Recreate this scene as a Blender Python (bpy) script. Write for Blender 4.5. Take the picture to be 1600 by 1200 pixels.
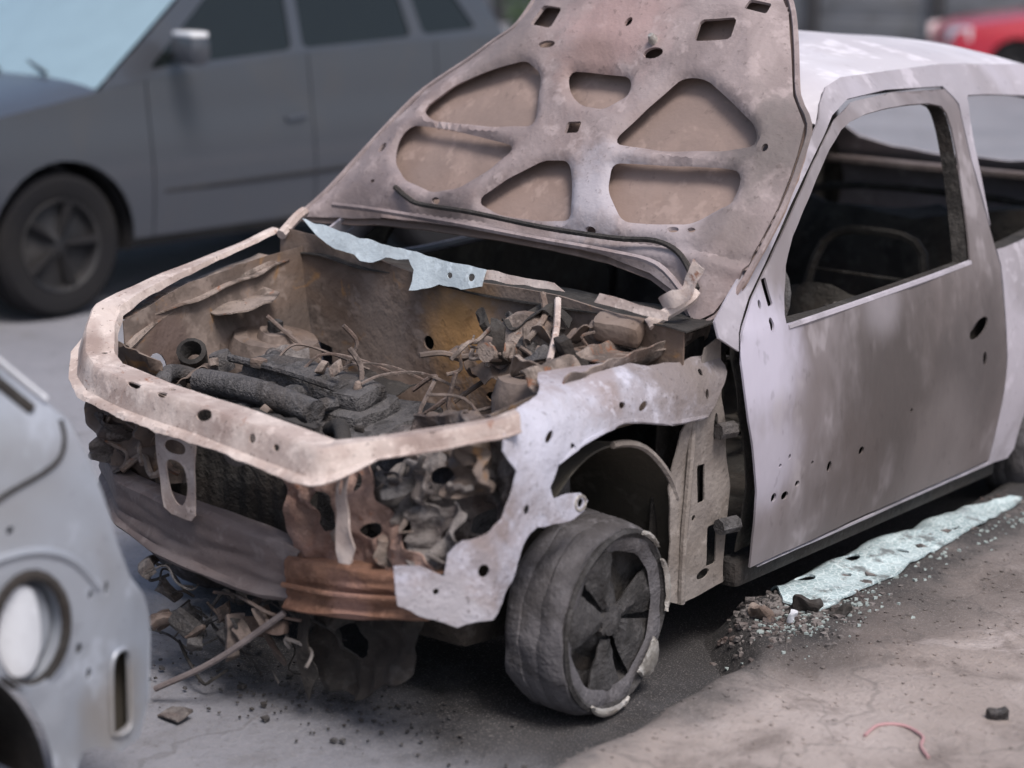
import bpy, bmesh, math, random
from math import sin, cos, pi, radians, hypot, sqrt, exp
from mathutils import Vector, Matrix, noise
from mathutils.geometry import delaunay_2d_cdt
random.seed(7)
for o in list(bpy.data.objects): bpy.data.objects.remove(o)
SC = bpy.context.scene
COL = SC.collection

# ------------------------------------------------------------ camera
cam = bpy.data.cameras.new('camera'); camo = bpy.data.objects.new('camera', cam); COL.objects.link(camo)
yaw, pit, rol = -.708, -.2371, .0117
f_ = Vector((sin(yaw)*cos(pit), cos(yaw)*cos(pit), sin(pit)))
r0 = Vector((cos(yaw), -sin(yaw), 0)); u0 = r0.cross(f_)
r_ = r0*cos(rol)+u0*sin(rol); u_ = -r0*sin(rol)+u0*cos(rol)
m = Matrix((r_, u_, -f_)).transposed().to_4x4(); m.translation = Vector((3.3558, -2.7159, 1.8622))
camo.matrix_world = m
cam.sensor_width = 36; cam.lens = 2955/1600*36; cam.clip_end = 2000; cam.clip_start = .05
cam.dof.use_dof = True; cam.dof.focus_distance = 5.0; cam.dof.aperture_fstop = 1.4
SC.camera = camo

# ------------------------------------------------------------ sky, sun, exposure
SUN_EL, SUN_AZ = radians(58), radians(115)      # azimuth clockwise from +Y
w = bpy.data.worlds.new('World'); SC.world = w; w.use_nodes = True
nt = w.node_tree; bg = nt.nodes['Background']
sky = nt.nodes.new('ShaderNodeTexSky'); sky.sky_type = 'NISHITA'; sky.sun_disc = False
sky.sun_elevation = SUN_EL; sky.sun_rotation = SUN_AZ; sky.dust_density = 4.0; sky.air_density = 1.0; sky.ozone_density = 1.0
nt.links.new(sky.outputs[0], bg.inputs[0]); bg.inputs[1].default_value = .092
sun = bpy.data.lights.new('sun', 'SUN'); suno = bpy.data.objects.new('sun', sun); COL.objects.link(suno)
sun.energy = 1.8; sun.angle = radians(18); sun.color = (1, .93, .89)
sd = Vector((sin(SUN_AZ)*cos(SUN_EL), cos(SUN_AZ)*cos(SUN_EL), sin(SUN_EL)))
suno.rotation_euler = sd.to_track_quat('Z', 'Y').to_euler(); suno.location = (6, -6, 12)
SC.view_settings.view_transform = 'Standard'; SC.view_settings.look = 'None'
SC.view_settings.exposure = .68; SC.view_settings.gamma = 1

# ------------------------------------------------------------ materials
def _n(nt, t, **k):
    n = nt.nodes.new(t)
    for a, b in k.items(): setattr(n, a, b)
    return n
def _noise(nt, vec, scale, detail=6, rough=.6, dist=0.):
    n = _n(nt, 'ShaderNodeTexNoise'); nt.links.new(vec, n.inputs['Vector'])
    n.inputs['Scale'].default_value = scale; n.inputs['Detail'].default_value = detail
    n.inputs['Roughness'].default_value = rough; n.inputs['Distortion'].default_value = dist
    return n.outputs['Fac']
def _ramp(nt, fac, a, b):
    n = _n(nt, 'ShaderNodeMapRange', interpolation_type='SMOOTHSTEP'); nt.links.new(fac, n.inputs[0])
    n.inputs[1].default_value = a; n.inputs[2].default_value = b
    return n.outputs[0]
def _mix(nt, fac, a, b, mul=1.):
    n = _n(nt, 'ShaderNodeMix', data_type='RGBA')
    if mul != 1.:
        mm = _n(nt, 'ShaderNodeMath', operation='MULTIPLY'); nt.links.new(fac, mm.inputs[0]); mm.inputs[1].default_value = mul; fac = mm.outputs[0]
    nt.links.new(fac, n.inputs[0])
    for s, c in ((6, a), (7, b)):
        if isinstance(c, (tuple, list)): n.inputs[s].default_value = (*c, 1)
        else: nt.links.new(c, n.inputs[s])
    return n.outputs[2]
def newmat(name):
    m = bpy.data.materials.new(name); m.use_nodes = True
    return m, m.node_tree, m.node_tree.nodes['Principled BSDF']
def burnt(name, light, dark, brown, scale=5., off=0., brown_amt=.6, dark_amt=.8, speck=.6, rust=0., rust_col=(.22, .085, .04), rough=.8,
          metal=.0, bump=.35, blobs=(), stretch=(1, 1, 1), bands=(.42, .6)):
    """bare sheet metal after a fire: ash-pale oxide, soot, brown scale, dark pin holes, rust"""
    m, nt, p = newmat(name)
    geo = _n(nt, 'ShaderNodeNewGeometry'); mp = _n(nt, 'ShaderNodeMapping'); nt.links.new(geo.outputs['Position'], mp.inputs[0])
    mp.inputs['Location'].default_value = (off, off*1.7, off*.6); mp.inputs['Scale'].default_value = stretch
    v = mp.outputs[0]
    n1 = _noise(nt, v, scale, 4, .62, .5); n2 = _noise(nt, v, scale*.45, 3, .6, .8); n3 = _noise(nt, v, scale*9, 2, .7); n4 = _noise(nt, v, scale*2.6, 3, .7)
    c = _mix(nt, _ramp(nt, n1, bands[0], bands[1]), light, dark, dark_amt)
    c = _mix(nt, _ramp(nt, n2, .47, .62), c, brown, brown_amt)
    hi = tuple(min(1, x*1.35+.03) for x in light)
    c = _mix(nt, _ramp(nt, n4, .54, .66), c, hi, .45)
    for (cx, cy, cz, rad, colr, amt) in blobs:
        vs = _n(nt, 'ShaderNodeVectorMath', operation='DISTANCE'); nt.links.new(geo.outputs['Position'], vs.inputs[0]); vs.inputs[1].default_value = (cx, cy, cz)
        ad = _n(nt, 'ShaderNodeMath', operation='MULTIPLY_ADD'); nt.links.new(n1, ad.inputs[0]); ad.inputs[1].default_value = rad*1.0; nt.links.new(vs.outputs['Value'], ad.inputs[2])
        a2 = _n(nt, 'ShaderNodeMath', operation='MULTIPLY_ADD'); nt.links.new(n4, a2.inputs[0]); a2.inputs[1].default_value = rad*.9; nt.links.new(ad.outputs[0], a2.inputs[2]); ad = a2
        f = _ramp(nt, ad.outputs[0], rad*2.1, rad*1.3)
        c = _mix(nt, f, c, colr, amt)
    if rust > 0:
        nr = _noise(nt, v, scale*1.3, 4, .7, 1.2)
        c = _mix(nt, _ramp(nt, nr, .62-rust*.25, .74-rust*.2), c, rust_col, .85)
    c = _mix(nt, _ramp(nt, n3, .62, .72), c, tuple(x*.25 for x in brown), speck)
    nt.links.new(c, p.inputs['Base Color'])
    rr = _n(nt, 'ShaderNodeMapRange'); nt.links.new(n4, rr.inputs[0]); rr.inputs[1].default_value = .3; rr.inputs[2].default_value = .7
    rr.inputs[3].default_value = rough-.18; rr.inputs[4].default_value = min(1, rough+.12)
    nt.links.new(rr.outputs[0], p.inputs['Roughness']); p.inputs['Metallic'].default_value = metal
    b = _n(nt, 'ShaderNodeBump'); b.inputs['Strength'].default_value = bump; b.inputs['Distance'].default_value = .012
    ad = _n(nt, 'ShaderNodeMath', operation='ADD'); nt.links.new(n4, ad.inputs[0]); nt.links.new(n3, ad.inputs[1])
    nt.links.new(ad.outputs[0], b.inputs['Height']); nt.links.new(b.outputs[0], p.inputs['Normal'])
    return m
def paint(name, col, rough=.3, metal=.0, coat=.5, dirt=(.12, .11, .10), dirt_amt=.25, spec=.5):
    m, nt, p = newmat(name)
    tc = _n(nt, 'ShaderNodeTexCoord'); n1 = _noise(nt, tc.outputs['Object'], 2.5, 6, .6, .4); n2 = _noise(nt, tc.outputs['Object'], 30, 4, .7)
    c = _mix(nt, _ramp(nt, n1, .45, .7), col, dirt, dirt_amt)
    c = _mix(nt, _ramp(nt, n2, .6, .75), c, dirt, dirt_amt*.6)
    nt.links.new(c, p.inputs['Base Color']); p.inputs['Metallic'].default_value = metal
    rr = _n(nt, 'ShaderNodeMapRange'); nt.links.new(n1, rr.inputs[0]); rr.inputs[3].default_value = rough*.8; rr.inputs[4].default_value = rough*1.4
    nt.links.new(rr.outputs[0], p.inputs['Roughness']); p.inputs['Coat Weight'].default_value = coat; p.inputs['Coat Roughness'].default_value = .08
    p.inputs['Specular IOR Level'].default_value = spec
    return m
def glassmat(name, col, rough=.05, trans=0., ior=1.5, metal=0., alpha=1.):
    m, nt, p = newmat(name)
    tc = _n(nt, 'ShaderNodeTexCoord'); n1 = _noise(nt, tc.outputs['Object'], 6, 5, .6)
    nt.links.new(_mix(nt, n1, col, tuple(x*.8 for x in col)), p.inputs['Base Color'])
    p.inputs['Roughness'].default_value = rough; p.inputs['Transmission Weight'].default_value = trans; p.inputs['IOR'].default_value = ior
    p.inputs['Metallic'].default_value = metal
    return m

LAV = (.40, .38, .43); PINKW = (.50, .42, .40); MAUVE = (.27, .205, .195); SOOT = (.022, .02, .02); BRN = (.115, .085, .07); GREYB = (.17, .15, .15)
M = {}
M['door'] = burnt('burnt_door_metal', (.29, .27, .29), (.19, .165, .17), (.15, .125, .125), 2.6, 1, .55, .6, .18, rough=.66, metal=.15, bump=.10, stretch=(1, 1, .6),
                  blobs=((.79, 2.25, .52, .92, (.125, .107, .105), .85), (.79, 2.0, .57, .40, (.066, .057, .055), .8), (.79, 2.45, .60, .30, (.070, .062, .063), .75), (.79, 1.72, .32, .30, (.10, .083, .08), .7), (.79, 2.25, .34, .28, (.19, .17, .17), .55), (.77, 1.28, .80, .22, (.52, .50, .60), .9), (.77, 1.32, .52, .16, (.46, .44, .52), .75), (.77, 1.9, .86, .12, (.34, .32, .35), .5)))
M['side'] = burnt('burnt_body_metal', (.40, .38, .43), (.27, .255, .28), (.22, .20, .21), 3.0, 4, .4, .6, .2, rough=.7, metal=.1, bump=.12)
M['roof'] = burnt('burnt_roof_metal', (.56, .55, .60), (.47, .45, .50), (.40, .37, .39), 2.2, 9, .3, .5, .12, rough=.65, metal=.05, bump=.08)
M['fender'] = burnt('burnt_fender_metal', (.40, .40, .47), (.22, .19, .19), (.24, .18, .16), 7, 2, .55, .6, .5, rough=.75, metal=.1, bump=.3,
                    blobs=((.72, 1.0, .80, .17, (.17, .14, .13), .85), (.74, 1.15, .75, .15, (.17, .145, .135), .8), (.72, .5, .72, .20, (.49, .50, .59), .75), (.66, .2, .36, .16, (.45, .45, .50), .6)))
M['frame'] = burnt('burnt_frame_pale', (.53, .46, .43), (.36, .285, .26), (.25, .185, .165), 8, 3, .5, .7, .6, rust=.06, rough=.82, bump=.2,
                   blobs=((-.62, .22, .78, .07, (.22, .16, .14), .7), (.1, .08, .74, .06, (.27, .20, .18), .6), (.6, .22, .77, .07, (.20, .145, .13), .7)))
M['hood'] = burnt('burnt_hood_frame', (.30, .25, .25), (.18, .145, .145), (.22, .16, .15), 5, 6, .5, .65, .35, rough=.78, bump=.22,
                  blobs=((.20, 1.32, 1.16, .17, (.38, .365, .41), .8), (.5, 1.3, 1.08, .20, (.38, .34, .36), .65), (.05, 1.55, 1.62, .22, (.34, .225, .215), .6), (-.55, 1.4, 1.1, .2, (.25, .215, .23), .6), (.68, 1.42, 1.35, .20, (.115, .10, .098), .85), (.66, 1.25, 1.12, .12, (.13, .105, .10), .7), (-.3, 1.22, 1.06, .12, (.09, .075, .08), .75), (-.62, 1.25, 1.08, .14, (.11, .09, .095), .6), (.0, 1.5, 1.5, .12, (.20, .135, .12), .6), (-.35, 1.55, 1.5, .16, (.17, .14, .135), .6)))
M['hood_skin'] = burnt('burnt_hood_skin', (.28, .21, .185), (.19, .145, .13), (.22, .155, .13), 4, 8, .5, .5, .2, rough=.82, bump=.15)
M['bay'] = burnt('burnt_bay_brown', (.19, .15, .13), (.075, .058, .05), (.12, .08, .058), 4, 11, .65, .85, .4, rust=.2, rust_col=(.24, .13, .05), rough=.85, bump=.3,
                 blobs=((-.02, 1.03, .78, .16, (.38, .21, .075), .8), (.12, 1.03, .70, .12, (.28, .15, .06), .6), (-.35, 1.0, .75, .16, (.24, .195, .17), .6), (-.66, .5, .75, .12, (.085, .055, .05), .6)))
M['bay_pale'] = burnt('burnt_bay_pale', (.25, .205, .18), (.075, .06, .052), (.12, .08, .062), 9, 12, .65, .85, .6, rust=.2, rough=.85, bump=.4)
M['engine'] = burnt('burnt_engine', (.085, .082, .085), (.028, .027, .028), (.06, .05, .045), 12, 13, .5, .8, .5, rough=.85, bump=.7)
M['soot'] = burnt('soot_black', (.035, .032, .03), (.014, .013, .013), (.03, .022, .018), 6, 14, .5, .8, .2, rough=.95, bump=.5)
M['interior'] = burnt('burnt_interior', (.045, .042, .038), (.016, .015, .014), (.04, .032, .026), 6, 15, .6, .8, .2, rough=.95, bump=.5)
M['rust'] = burnt('rusty_beam', (.25, .135, .09), (.11, .055, .036), (.17, .085, .055), 9, 16, .6, .75, .5, rust=.1, rough=.9, bump=.4, blobs=((.42, .15, .36, .08, (.33, .20, .17), .6),))  # blob: pinkish highlight painted into the middle of the beam
M['beam'] = burnt('scorched_beam', (.175, .15, .15), (.11, .09, .09), (.15, .115, .11), 6, 17, .6, .6, .25, rough=.8, bump=.2)
M['rust_pale'] = burnt('rust_pale_panel', (.33, .225, .19), (.13, .08, .065), (.21, .11, .08), 9, 18, .6, .8, .5, rust=.2, rough=.85, bump=.4)
M['crumple'] = burnt('crumpled_grey', (.17, .155, .15), (.045, .036, .034), (.085, .058, .052), 9, 19, .6, .85, .5, rough=.85, bump=.6)
M['cowl'] = burnt('pale_cowl', (.50, .58, .63), (.37, .43, .47), (.30, .31, .32), 6, 20, .3, .6, .25, rough=.7, bump=.2)
M['liner'] = burnt('wheelhouse_brown', (.060, .053, .042), (.032, .029, .024), (.045, .038, .028), 4, 21, .5, .6, .2, rough=.9, bump=.15)
M['pillar'] = burnt('hinge_pillar_grey', (.24, .215, .20), (.15, .13, .12), (.16, .135, .115), 6, 22, .5, .6, .4, rough=.8, bump=.3)
M['tyre'] = burnt('burnt_tyre', (.10, .096, .105), (.035, .033, .036), (.06, .054, .054), 6, 23, .6, .85, .4, rough=.92, bump=.5)
M['rim'] = burnt('burnt_rim', (.05, .048, .05), (.016, .015, .015), (.03, .027, .026), 8, 24, .5, .85, .4, rough=.85, metal=.0, bump=.5)
M['rim_bright'] = burnt('bare_rim_lip', (.55, .53, .50), (.22, .2, .18), (.2, .17, .14), 12, 25, .4, .7, .4, rough=.45, metal=.5, bump=.3)
M['wire'] = burnt('burnt_wire', (.17, .135, .12), (.05, .04, .036), (.11, .07, .055), 14, 26, .6, .8, .4, rough=.85, bump=.3)
M['silver'] = burnt('scorched_silver', (.36, .40, .465), (.30, .325, .37), (.27, .275, .285), 2.4, 30, .55, .6, .15, rough=.45, metal=.25, bump=.06,
                    blobs=((.5, -.56, .33, .13, (.28, .26, .24), .8), (.48, -.66, 1.02, .15, (.45, .49, .57), .6)))
M['silver_pale'] = burnt('pale_flap', (.60, .63, .68), (.45, .47, .52), (.4, .4, .42), 8, 31, .3, .5, .2, rough=.5, bump=.1)
M['dark_paint'] = paint('dark_grey_paint', (.075, .083, .10), .32, .35, .5, (.09, .09, .095), .4)
M['red_paint'] = paint('red_paint', (.46, .02, .045), .25, .0, 1.0, (.25, .02, .03), .2)
M['plastic'] = paint('black_plastic', (.018, .018, .02), .5, 0, .0)
M['rubber'] = paint('rubber', (.016, .016, .018), .9, 0, .0, (.03, .028, .026), .4, .2)
M['alloy'] = paint('alloy', (.024, .025, .028), .6, .1, .2, (.05, .045, .04), .6)
M['chrome'] = paint('chrome', (.75, .77, .8), .12, 1., .0, dirt_amt=.05)
M['darkglass'] = glassmat('dark_glass', (.012, .016, .017), .04)
M['screen'] = glassmat('windscreen_glass', (.50, .68, .74), .12, metal=.5)  # pale blue base colour stands in for reflected sky
M['lampglass'] = glassmat('lamp_glass', (.9, .92, .95), .12)

# ------------------------------------------------------------ mesh helpers
def link(name, me, mat, parent=None, smooth=True):
    o = bpy.data.objects.new(name, me); COL.objects.link(o)
    if mat is not None and not me.materials: me.materials.append(M[mat] if isinstance(mat, str) else mat)
    if smooth:
        me.polygons.foreach_set('use_smooth', [True]*len(me.polygons))
        try: me.set_sharp_from_angle(angle=radians(38))
        except Exception: pass
    if parent is not None:
        o.parent = parent
        t = parent
        if parent.get('worldspace'): o.matrix_parent_inverse = Matrix.Translation(-Vector(parent['origin']))
    return o
def thing(name, label, cat, loc, rz=0., group=None, worldspace=False):
    o = bpy.data.objects.new(name, None); COL.objects.link(o); o.location = loc; o.rotation_euler = (0, 0, rz); o.empty_display_size = .2
    o['label'] = label; o['category'] = cat
    if group: o['group'] = group
    if worldspace: o['worldspace'] = 1; o['origin'] = loc
    return o
def tag(o, label, cat, group=None):
    o['label'] = label; o['category'] = cat
    if group: o['group'] = group
    return o
def from_bm(bm, name='m'):
    me = bpy.data.meshes.new(name); bm.to_mesh(me); bm.free(); return me
def inpoly(x, y, P):
    c = False; j = len(P)-1
    for i in range(len(P)):
        xi, yi = P[i]; xj, yj = P[j]
        if (yi > y) != (yj > y) and x < (xj-xi)*(y-yi)/(yj-yi)+xi: c = not c
        j = i
    return c
def resample(P, res):
    out = []
    for i in range(len(P)):
        a, b = P[i], P[(i+1) % len(P)]; L = hypot(b[0]-a[0], b[1]-a[1]); n = max(1, int(L/res+.5))
        for k in range(n): out.append((a[0]+(b[0]-a[0])*k/n, a[1]+(b[1]-a[1])*k/n))
    return out
def chaikin(P, n=2):
    for _ in range(n):
        Q = []
        for i in range(len(P)):
            a, b = P[i], P[(i+1) % len(P)]
            Q += [(a[0]*.75+b[0]*.25, a[1]*.75+b[1]*.25), (a[0]*.25+b[0]*.75, a[1]*.25+b[1]*.75)]
        P = Q
    return P
def ell(cx, cy, a, b, rot=0., n=14):
    return [(cx+a*cos(t)*cos(rot)-b*sin(t)*sin(rot), cy+a*cos(t)*sin(rot)+b*sin(t)*cos(rot)) for t in [2*pi*i/n for i in range(n)]]
def rrect(cx, cy, a, b, rot=0.):
    return chaikin(resample([(cx+x*cos(rot)-y*sin(rot), cy+x*sin(rot)+y*cos(rot)) for x, y in ((-a, -b), (a, -b), (a, b), (-a, b))], min(a, b)*.9), 1)
def jag(P, amt, f=9., seed=0.):
    out = []
    for x, y in P:
        n = noise.noise_vector(Vector((x*f+seed, y*f, seed*3.1))); out.append((x+n.x*amt, y+n.y*amt))
    return out
def solid(bm, th):
    """give an open sheet a thickness: second skin along the vertex normals, walls along open edges"""
    bm.normal_update(); vs = bm.verts[:]; fs = bm.faces[:]; bd = [e for e in bm.edges if len(e.link_faces) == 1]
    V2 = {v: bm.verts.new(v.co-v.normal*th) for v in vs}
    for f in fs: bm.faces.new([V2[v] for v in reversed(f.verts)])
    for e in bd:
        f = e.link_faces[0]; a, b = e.verts
        for l in f.loops:
            if l.edge == e: a, b = l.vert, l.link_loop_next.vert
        try: bm.faces.new((b, a, V2[a], V2[b]))
        except ValueError: pass
def sheet_mesh(outer, holes, mapf, res=.04, thick=.004, flip=False, fine=None, lines=()):
    fine = fine or res*.6
    O = resample(outer, fine); Hs = [resample(h, min(fine, .02)) for h in holes]
    V = []; Ed = []
    for P in [O]+Hs:
        s = len(V); V += [Vector(p) for p in P]; Ed += [(s+i, s+(i+1) % len(P)) for i in range(len(P))]
    for P in lines:
        s = len(V); V += [Vector(p) for p in P]; Ed += [(s+i, s+i+1) for i in range(len(P)-1)]
    xs = [p[0] for p in O]; ys = [p[1] for p in O]
    nb = len(V); B = list(V)
    cell = {}
    for b in B: cell.setdefault((int(b.x//res), int(b.y//res)), []).append(b)
    x = min(xs)+res*.5; row = 0
    while x < max(xs):
        y = min(ys)+res*(.5 if row % 2 else .25)
        while y < max(ys):
            if inpoly(x, y, O) and not any(inpoly(x, y, h) for h in Hs):
                ci, cj = int(x//res), int(y//res); ok = True
                for di in (-1, 0, 1):
                    for dj in (-1, 0, 1):
                        for b in cell.get((ci+di, cj+dj), ()):
                            if (b.x-x)**2+(b.y-y)**2 < (res*.45)**2: ok = False
                if ok: V.append(Vector((x, y)))
            y += res
        x += res*.87; row += 1
    vv, ee, ff, *_ = delaunay_2d_cdt(V, Ed, [], 0, 1e-6)
    bm = bmesh.new(); bv = [bm.verts.new(mapf(p.x, p.y)) for p in vv]
    for t in ff:
        cx = sum(vv[i].x for i in t)/3; cy = sum(vv[i].y for i in t)/3
        if inpoly(cx, cy, O) and not any(inpoly(cx, cy, h) for h in Hs):
            try: bm.faces.new([bv[i] for i in (reversed(t) if flip else t)])
            except ValueError: pass
    bmesh.ops.delete(bm, geom=[v for v in bm.verts if not v.link_faces], context='VERTS')
    bm.normal_update()
    if thick: solid(bm, thick)
    return from_bm(bm)
def sheet(name, outer, holes, mapf, mat, parent, res=.04, thick=.004, flip=False, fine=None, smooth=True, lines=()):
    return link(name, sheet_mesh(outer, holes, mapf, res, thick, flip, fine, lines), mat, parent, smooth)
def grid_mesh(fn, nu, nv, thick=0., closed_u=False):
    bm = bmesh.new(); R = [[bm.verts.new(fn(i/(nu if closed_u else nu-1), j/(nv-1))) for i in range(nu)] for j in range(nv)]
    for j in range(nv-1):
        for i in range(nu if closed_u else nu-1):
            k = (i+1) % nu; bm.faces.new((R[j][i], R[j][k], R[j+1][k], R[j+1][i]))
    bm.normal_update()
    if thick: solid(bm, thick)
    return from_bm(bm)
def grid(name, fn, nu, nv, mat, parent=None, thick=0., closed_u=False):
    return link(name, grid_mesh(fn, nu, nv, thick, closed_u), mat, parent)
def catmull(pts, n=6):
    P = [Vector(p) for p in pts]; out = []
    for i in range(len(P)-1):
        a, b, c, d = P[max(i-1, 0)], P[i], P[i+1], P[min(i+2, len(P)-1)]
        for k in range(n):
            t = k/n; out.append(.5*((2*b)+(c-a)*t+(2*a-5*b+4*c-d)*t*t+(3*b-a-3*c+d)*t**3))
    out.append(P[-1]); return out
def tube_bm(bm, pts, r, seg=7, cap=True, r1=None):
    P = [Vector(p) for p in pts]; rings = []; n = len(P); prev = None
    for i, p in enumerate(P):
        t = (P[min(i+1, n-1)]-P[max(i-1, 0)]).normalized()
        if prev is None: prev = t.orthogonal().normalized()
        a = (prev-t*prev.dot(t)).normalized(); b = t.cross(a); prev = a
        rr = r if r1 is None else r+(r1-r)*i/(n-1)
        rings.append([bm.verts.new(p+a*rr*cos(2*pi*k/seg)+b*rr*sin(2*pi*k/seg)) for k in range(seg)])
    for i in range(n-1):
        for k in range(seg): bm.faces.new((rings[i][k], rings[i][(k+1) % seg], rings[i+1][(k+1) % seg], rings[i+1][k]))
    if cap: bm.faces.new(list(reversed(rings[0]))); bm.faces.new(rings[-1])
def tube(name, pts, r, mat, parent=None, sm=5, seg=7):
    bm = bmesh.new(); tube_bm(bm, catmull(pts, sm) if sm else pts, r, seg); return link(name, from_bm(bm), mat, parent)
def lathe_mesh(prof, origin, axis, seg=28, wob=0., seed=0.):
    """prof: (radius, offset along axis)"""
    ax = Vector(axis).normalized(); a = ax.orthogonal().normalized(); b = ax.cross(a); o = Vector(origin)
    def fn(u, v):
        x = v*(len(prof)-1); i = min(int(x+1e-6), len(prof)-1); r, h = prof[i]
        p = o+ax*h+(a*cos(2*pi*u)+b*sin(2*pi*u))*r
        if wob: p = p+noise.noise_vector(p*14+Vector((seed, 0, 0)))*wob
        return p
    me = grid_mesh(fn, seg, len(prof), 0, True); return me
def lathe(name, prof, origin, axis, mat, parent=None, seg=28, wob=0., seed=0.):
    return link(name, lathe_mesh(prof, origin, axis, seg, wob, seed), mat, parent)
def box_mesh(c, s, rot=(0, 0, 0), bev=.01, cuts=0, wob=0., seed=0., f=12):
    from mathutils import Euler
    bm = bmesh.new(); bmesh.ops.create_cube(bm, size=1); bmesh.ops.scale(bm, vec=s, verts=bm.verts)
    if bev: bmesh.ops.bevel(bm, geom=bm.edges[:], offset=bev, segments=2, affect='EDGES', profile=.6)
    if cuts: bmesh.ops.subdivide_edges(bm, edges=bm.edges[:], cuts=cuts, use_grid_fill=True)
    R = Euler(rot).to_matrix()
    for v in bm.verts:
        p = R @ v.co+Vector(c)
        if wob: p = p+noise.noise_vector(p*f+Vector((seed, seed, 0)))*wob
        v.co = p
    return from_bm(bm)
def box(name, c, s, mat, parent=None, rot=(0, 0, 0), bev=.01, cuts=0, wob=0., seed=0., f=12):
    return link(name, box_mesh(c, s, rot, bev, cuts, wob, seed, f), mat, parent)
def polyf(P, x):
    for (a, b), (c, d) in zip(P, P[1:]):
        if x <= c or (c, d) == P[-1]: return b+(d-b)*min(1, max(0, (x-a)/(c-a)))
    return P[-1][1]
def nz(x, y, z, f, s=0.): return noise.noise(Vector((x*f+s, y*f+s*.7, z*f)))

# ============================================================ SETTING
def struct(o): o['kind'] = 'structure'; return o
def groundmat(name, kind):
    m, nt, p = newmat(name)
    geo = _n(nt, 'ShaderNodeNewGeometry'); v = geo.outputs['Position']
    n1 = _noise(nt, v, .9, 8, .6, .5); n2 = _noise(nt, v, 5, 7, .65, .4); n3 = _noise(nt, v, 60, 4, .7); n4 = _noise(nt, v, 240, 2, .6)
    if kind == 'road':
        c = _mix(nt, _ramp(nt, n1, .35, .65), (.19, .195, .222), (.25, .255, .285))
        c = _mix(nt, _ramp(nt, n2, .5, .68), c, (.145, .143, .152), .5)
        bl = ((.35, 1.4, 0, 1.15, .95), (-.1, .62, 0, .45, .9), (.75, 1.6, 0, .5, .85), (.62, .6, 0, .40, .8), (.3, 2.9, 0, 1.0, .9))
    else:
        c = _mix(nt, _ramp(nt, n1, .35, .62), (.265, .228, .212), (.37, .325, .31))
        c = _mix(nt, _ramp(nt, n2, .46, .66), c, (.15, .125, .115), .8)
        n5 = _noise(nt, v, 2.3, 8, .7, 1.0)
        c = _mix(nt, _ramp(nt, n5, .52, .68), c, (.50, .45, .44), .6)
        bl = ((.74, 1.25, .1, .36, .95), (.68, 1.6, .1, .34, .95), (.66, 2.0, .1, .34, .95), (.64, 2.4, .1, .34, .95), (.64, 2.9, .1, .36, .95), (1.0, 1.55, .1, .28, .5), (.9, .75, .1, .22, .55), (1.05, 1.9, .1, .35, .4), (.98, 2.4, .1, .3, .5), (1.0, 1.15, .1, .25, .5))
    if kind == 'pave':      # grey road dust worn over the kerb edge
        sx_ = _n(nt, 'ShaderNodeSeparateXYZ'); nt.links.new(v, sx_.inputs[0])
        ad = _n(nt, 'ShaderNodeMath', operation='MULTIPLY_ADD'); nt.links.new(n2, ad.inputs[0]); ad.inputs[1].default_value = .5; nt.links.new(sx_.outputs[0], ad.inputs[2])
        c = _mix(nt, _ramp(nt, ad.outputs[0], 1.32, 1.10), c, (.115, .108, .108), .9)
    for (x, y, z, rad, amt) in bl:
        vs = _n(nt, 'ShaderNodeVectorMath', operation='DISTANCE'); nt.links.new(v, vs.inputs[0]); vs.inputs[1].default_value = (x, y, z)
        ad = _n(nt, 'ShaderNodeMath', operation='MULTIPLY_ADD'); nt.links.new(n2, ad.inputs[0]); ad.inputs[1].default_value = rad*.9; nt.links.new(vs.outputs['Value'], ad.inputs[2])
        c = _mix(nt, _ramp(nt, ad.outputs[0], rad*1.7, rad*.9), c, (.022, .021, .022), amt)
    vo = _n(nt, 'ShaderNodeTexVoronoi', feature='DISTANCE_TO_EDGE'); vo.inputs['Scale'].default_value = .9 if kind == 'road' else 1.7
    va = _n(nt, 'ShaderNodeVectorMath', operation='MULTIPLY_ADD'); nz_ = _n(nt, 'ShaderNodeTexNoise'); nt.links.new(v, nz_.inputs['Vector']); nz_.inputs['Scale'].default_value = 6
    nt.links.new(nz_.outputs['Color'], va.inputs[0]); va.inputs[1].default_value = (.25, .25, 0); nt.links.new(v, va.inputs[2]); nt.links.new(va.outputs[0], vo.inputs['Vector'])
    c = _mix(nt, _ramp(nt, vo.outputs['Distance'], .010, .003), c, (.06, .056, .055), .30)
    c = _mix(nt, _ramp(nt, n3, .52, .72), c, (.05, .045, .043), .4)
    c = _mix(nt, _ramp(nt, n4, .56, .70), c, (.36, .34, .33), .45)
    nt.links.new(c, p.inputs['Base Color']); p.inputs['Roughness'].default_value = .9
    b = _n(nt, 'ShaderNodeBump'); b.inputs['Strength'].default_value = .6; b.inputs['Distance'].default_value = .012
    ad = _n(nt, 'ShaderNodeMath', operation='ADD'); nt.links.new(n3, ad.inputs[0]); nt.links.new(n2, ad.inputs[1])
    nt.links.new(ad.outputs[0], b.inputs['Height']); nt.links.new(b.outputs[0], p.inputs['Normal'])
    return m
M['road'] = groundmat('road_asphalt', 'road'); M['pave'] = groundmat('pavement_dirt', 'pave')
def road_fn(u, v):
    # fine near the wreck, coarse far away
    x = (u-.5)*2; y = (v-.5)*2
    X = -1+ (abs(x)**3.2)*400*(1 if x > 0 else -1)+x*5; Y = 1+(abs(y)**3.2)*400*(1 if y > 0 else -1)+y*5
    return Vector((X, Y, .010*nz(X, Y, 0, 1.3)*exp(-(X*X+Y*Y)/60) -.008))
struct(grid('road', road_fn, 90, 90, 'road'))
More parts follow.
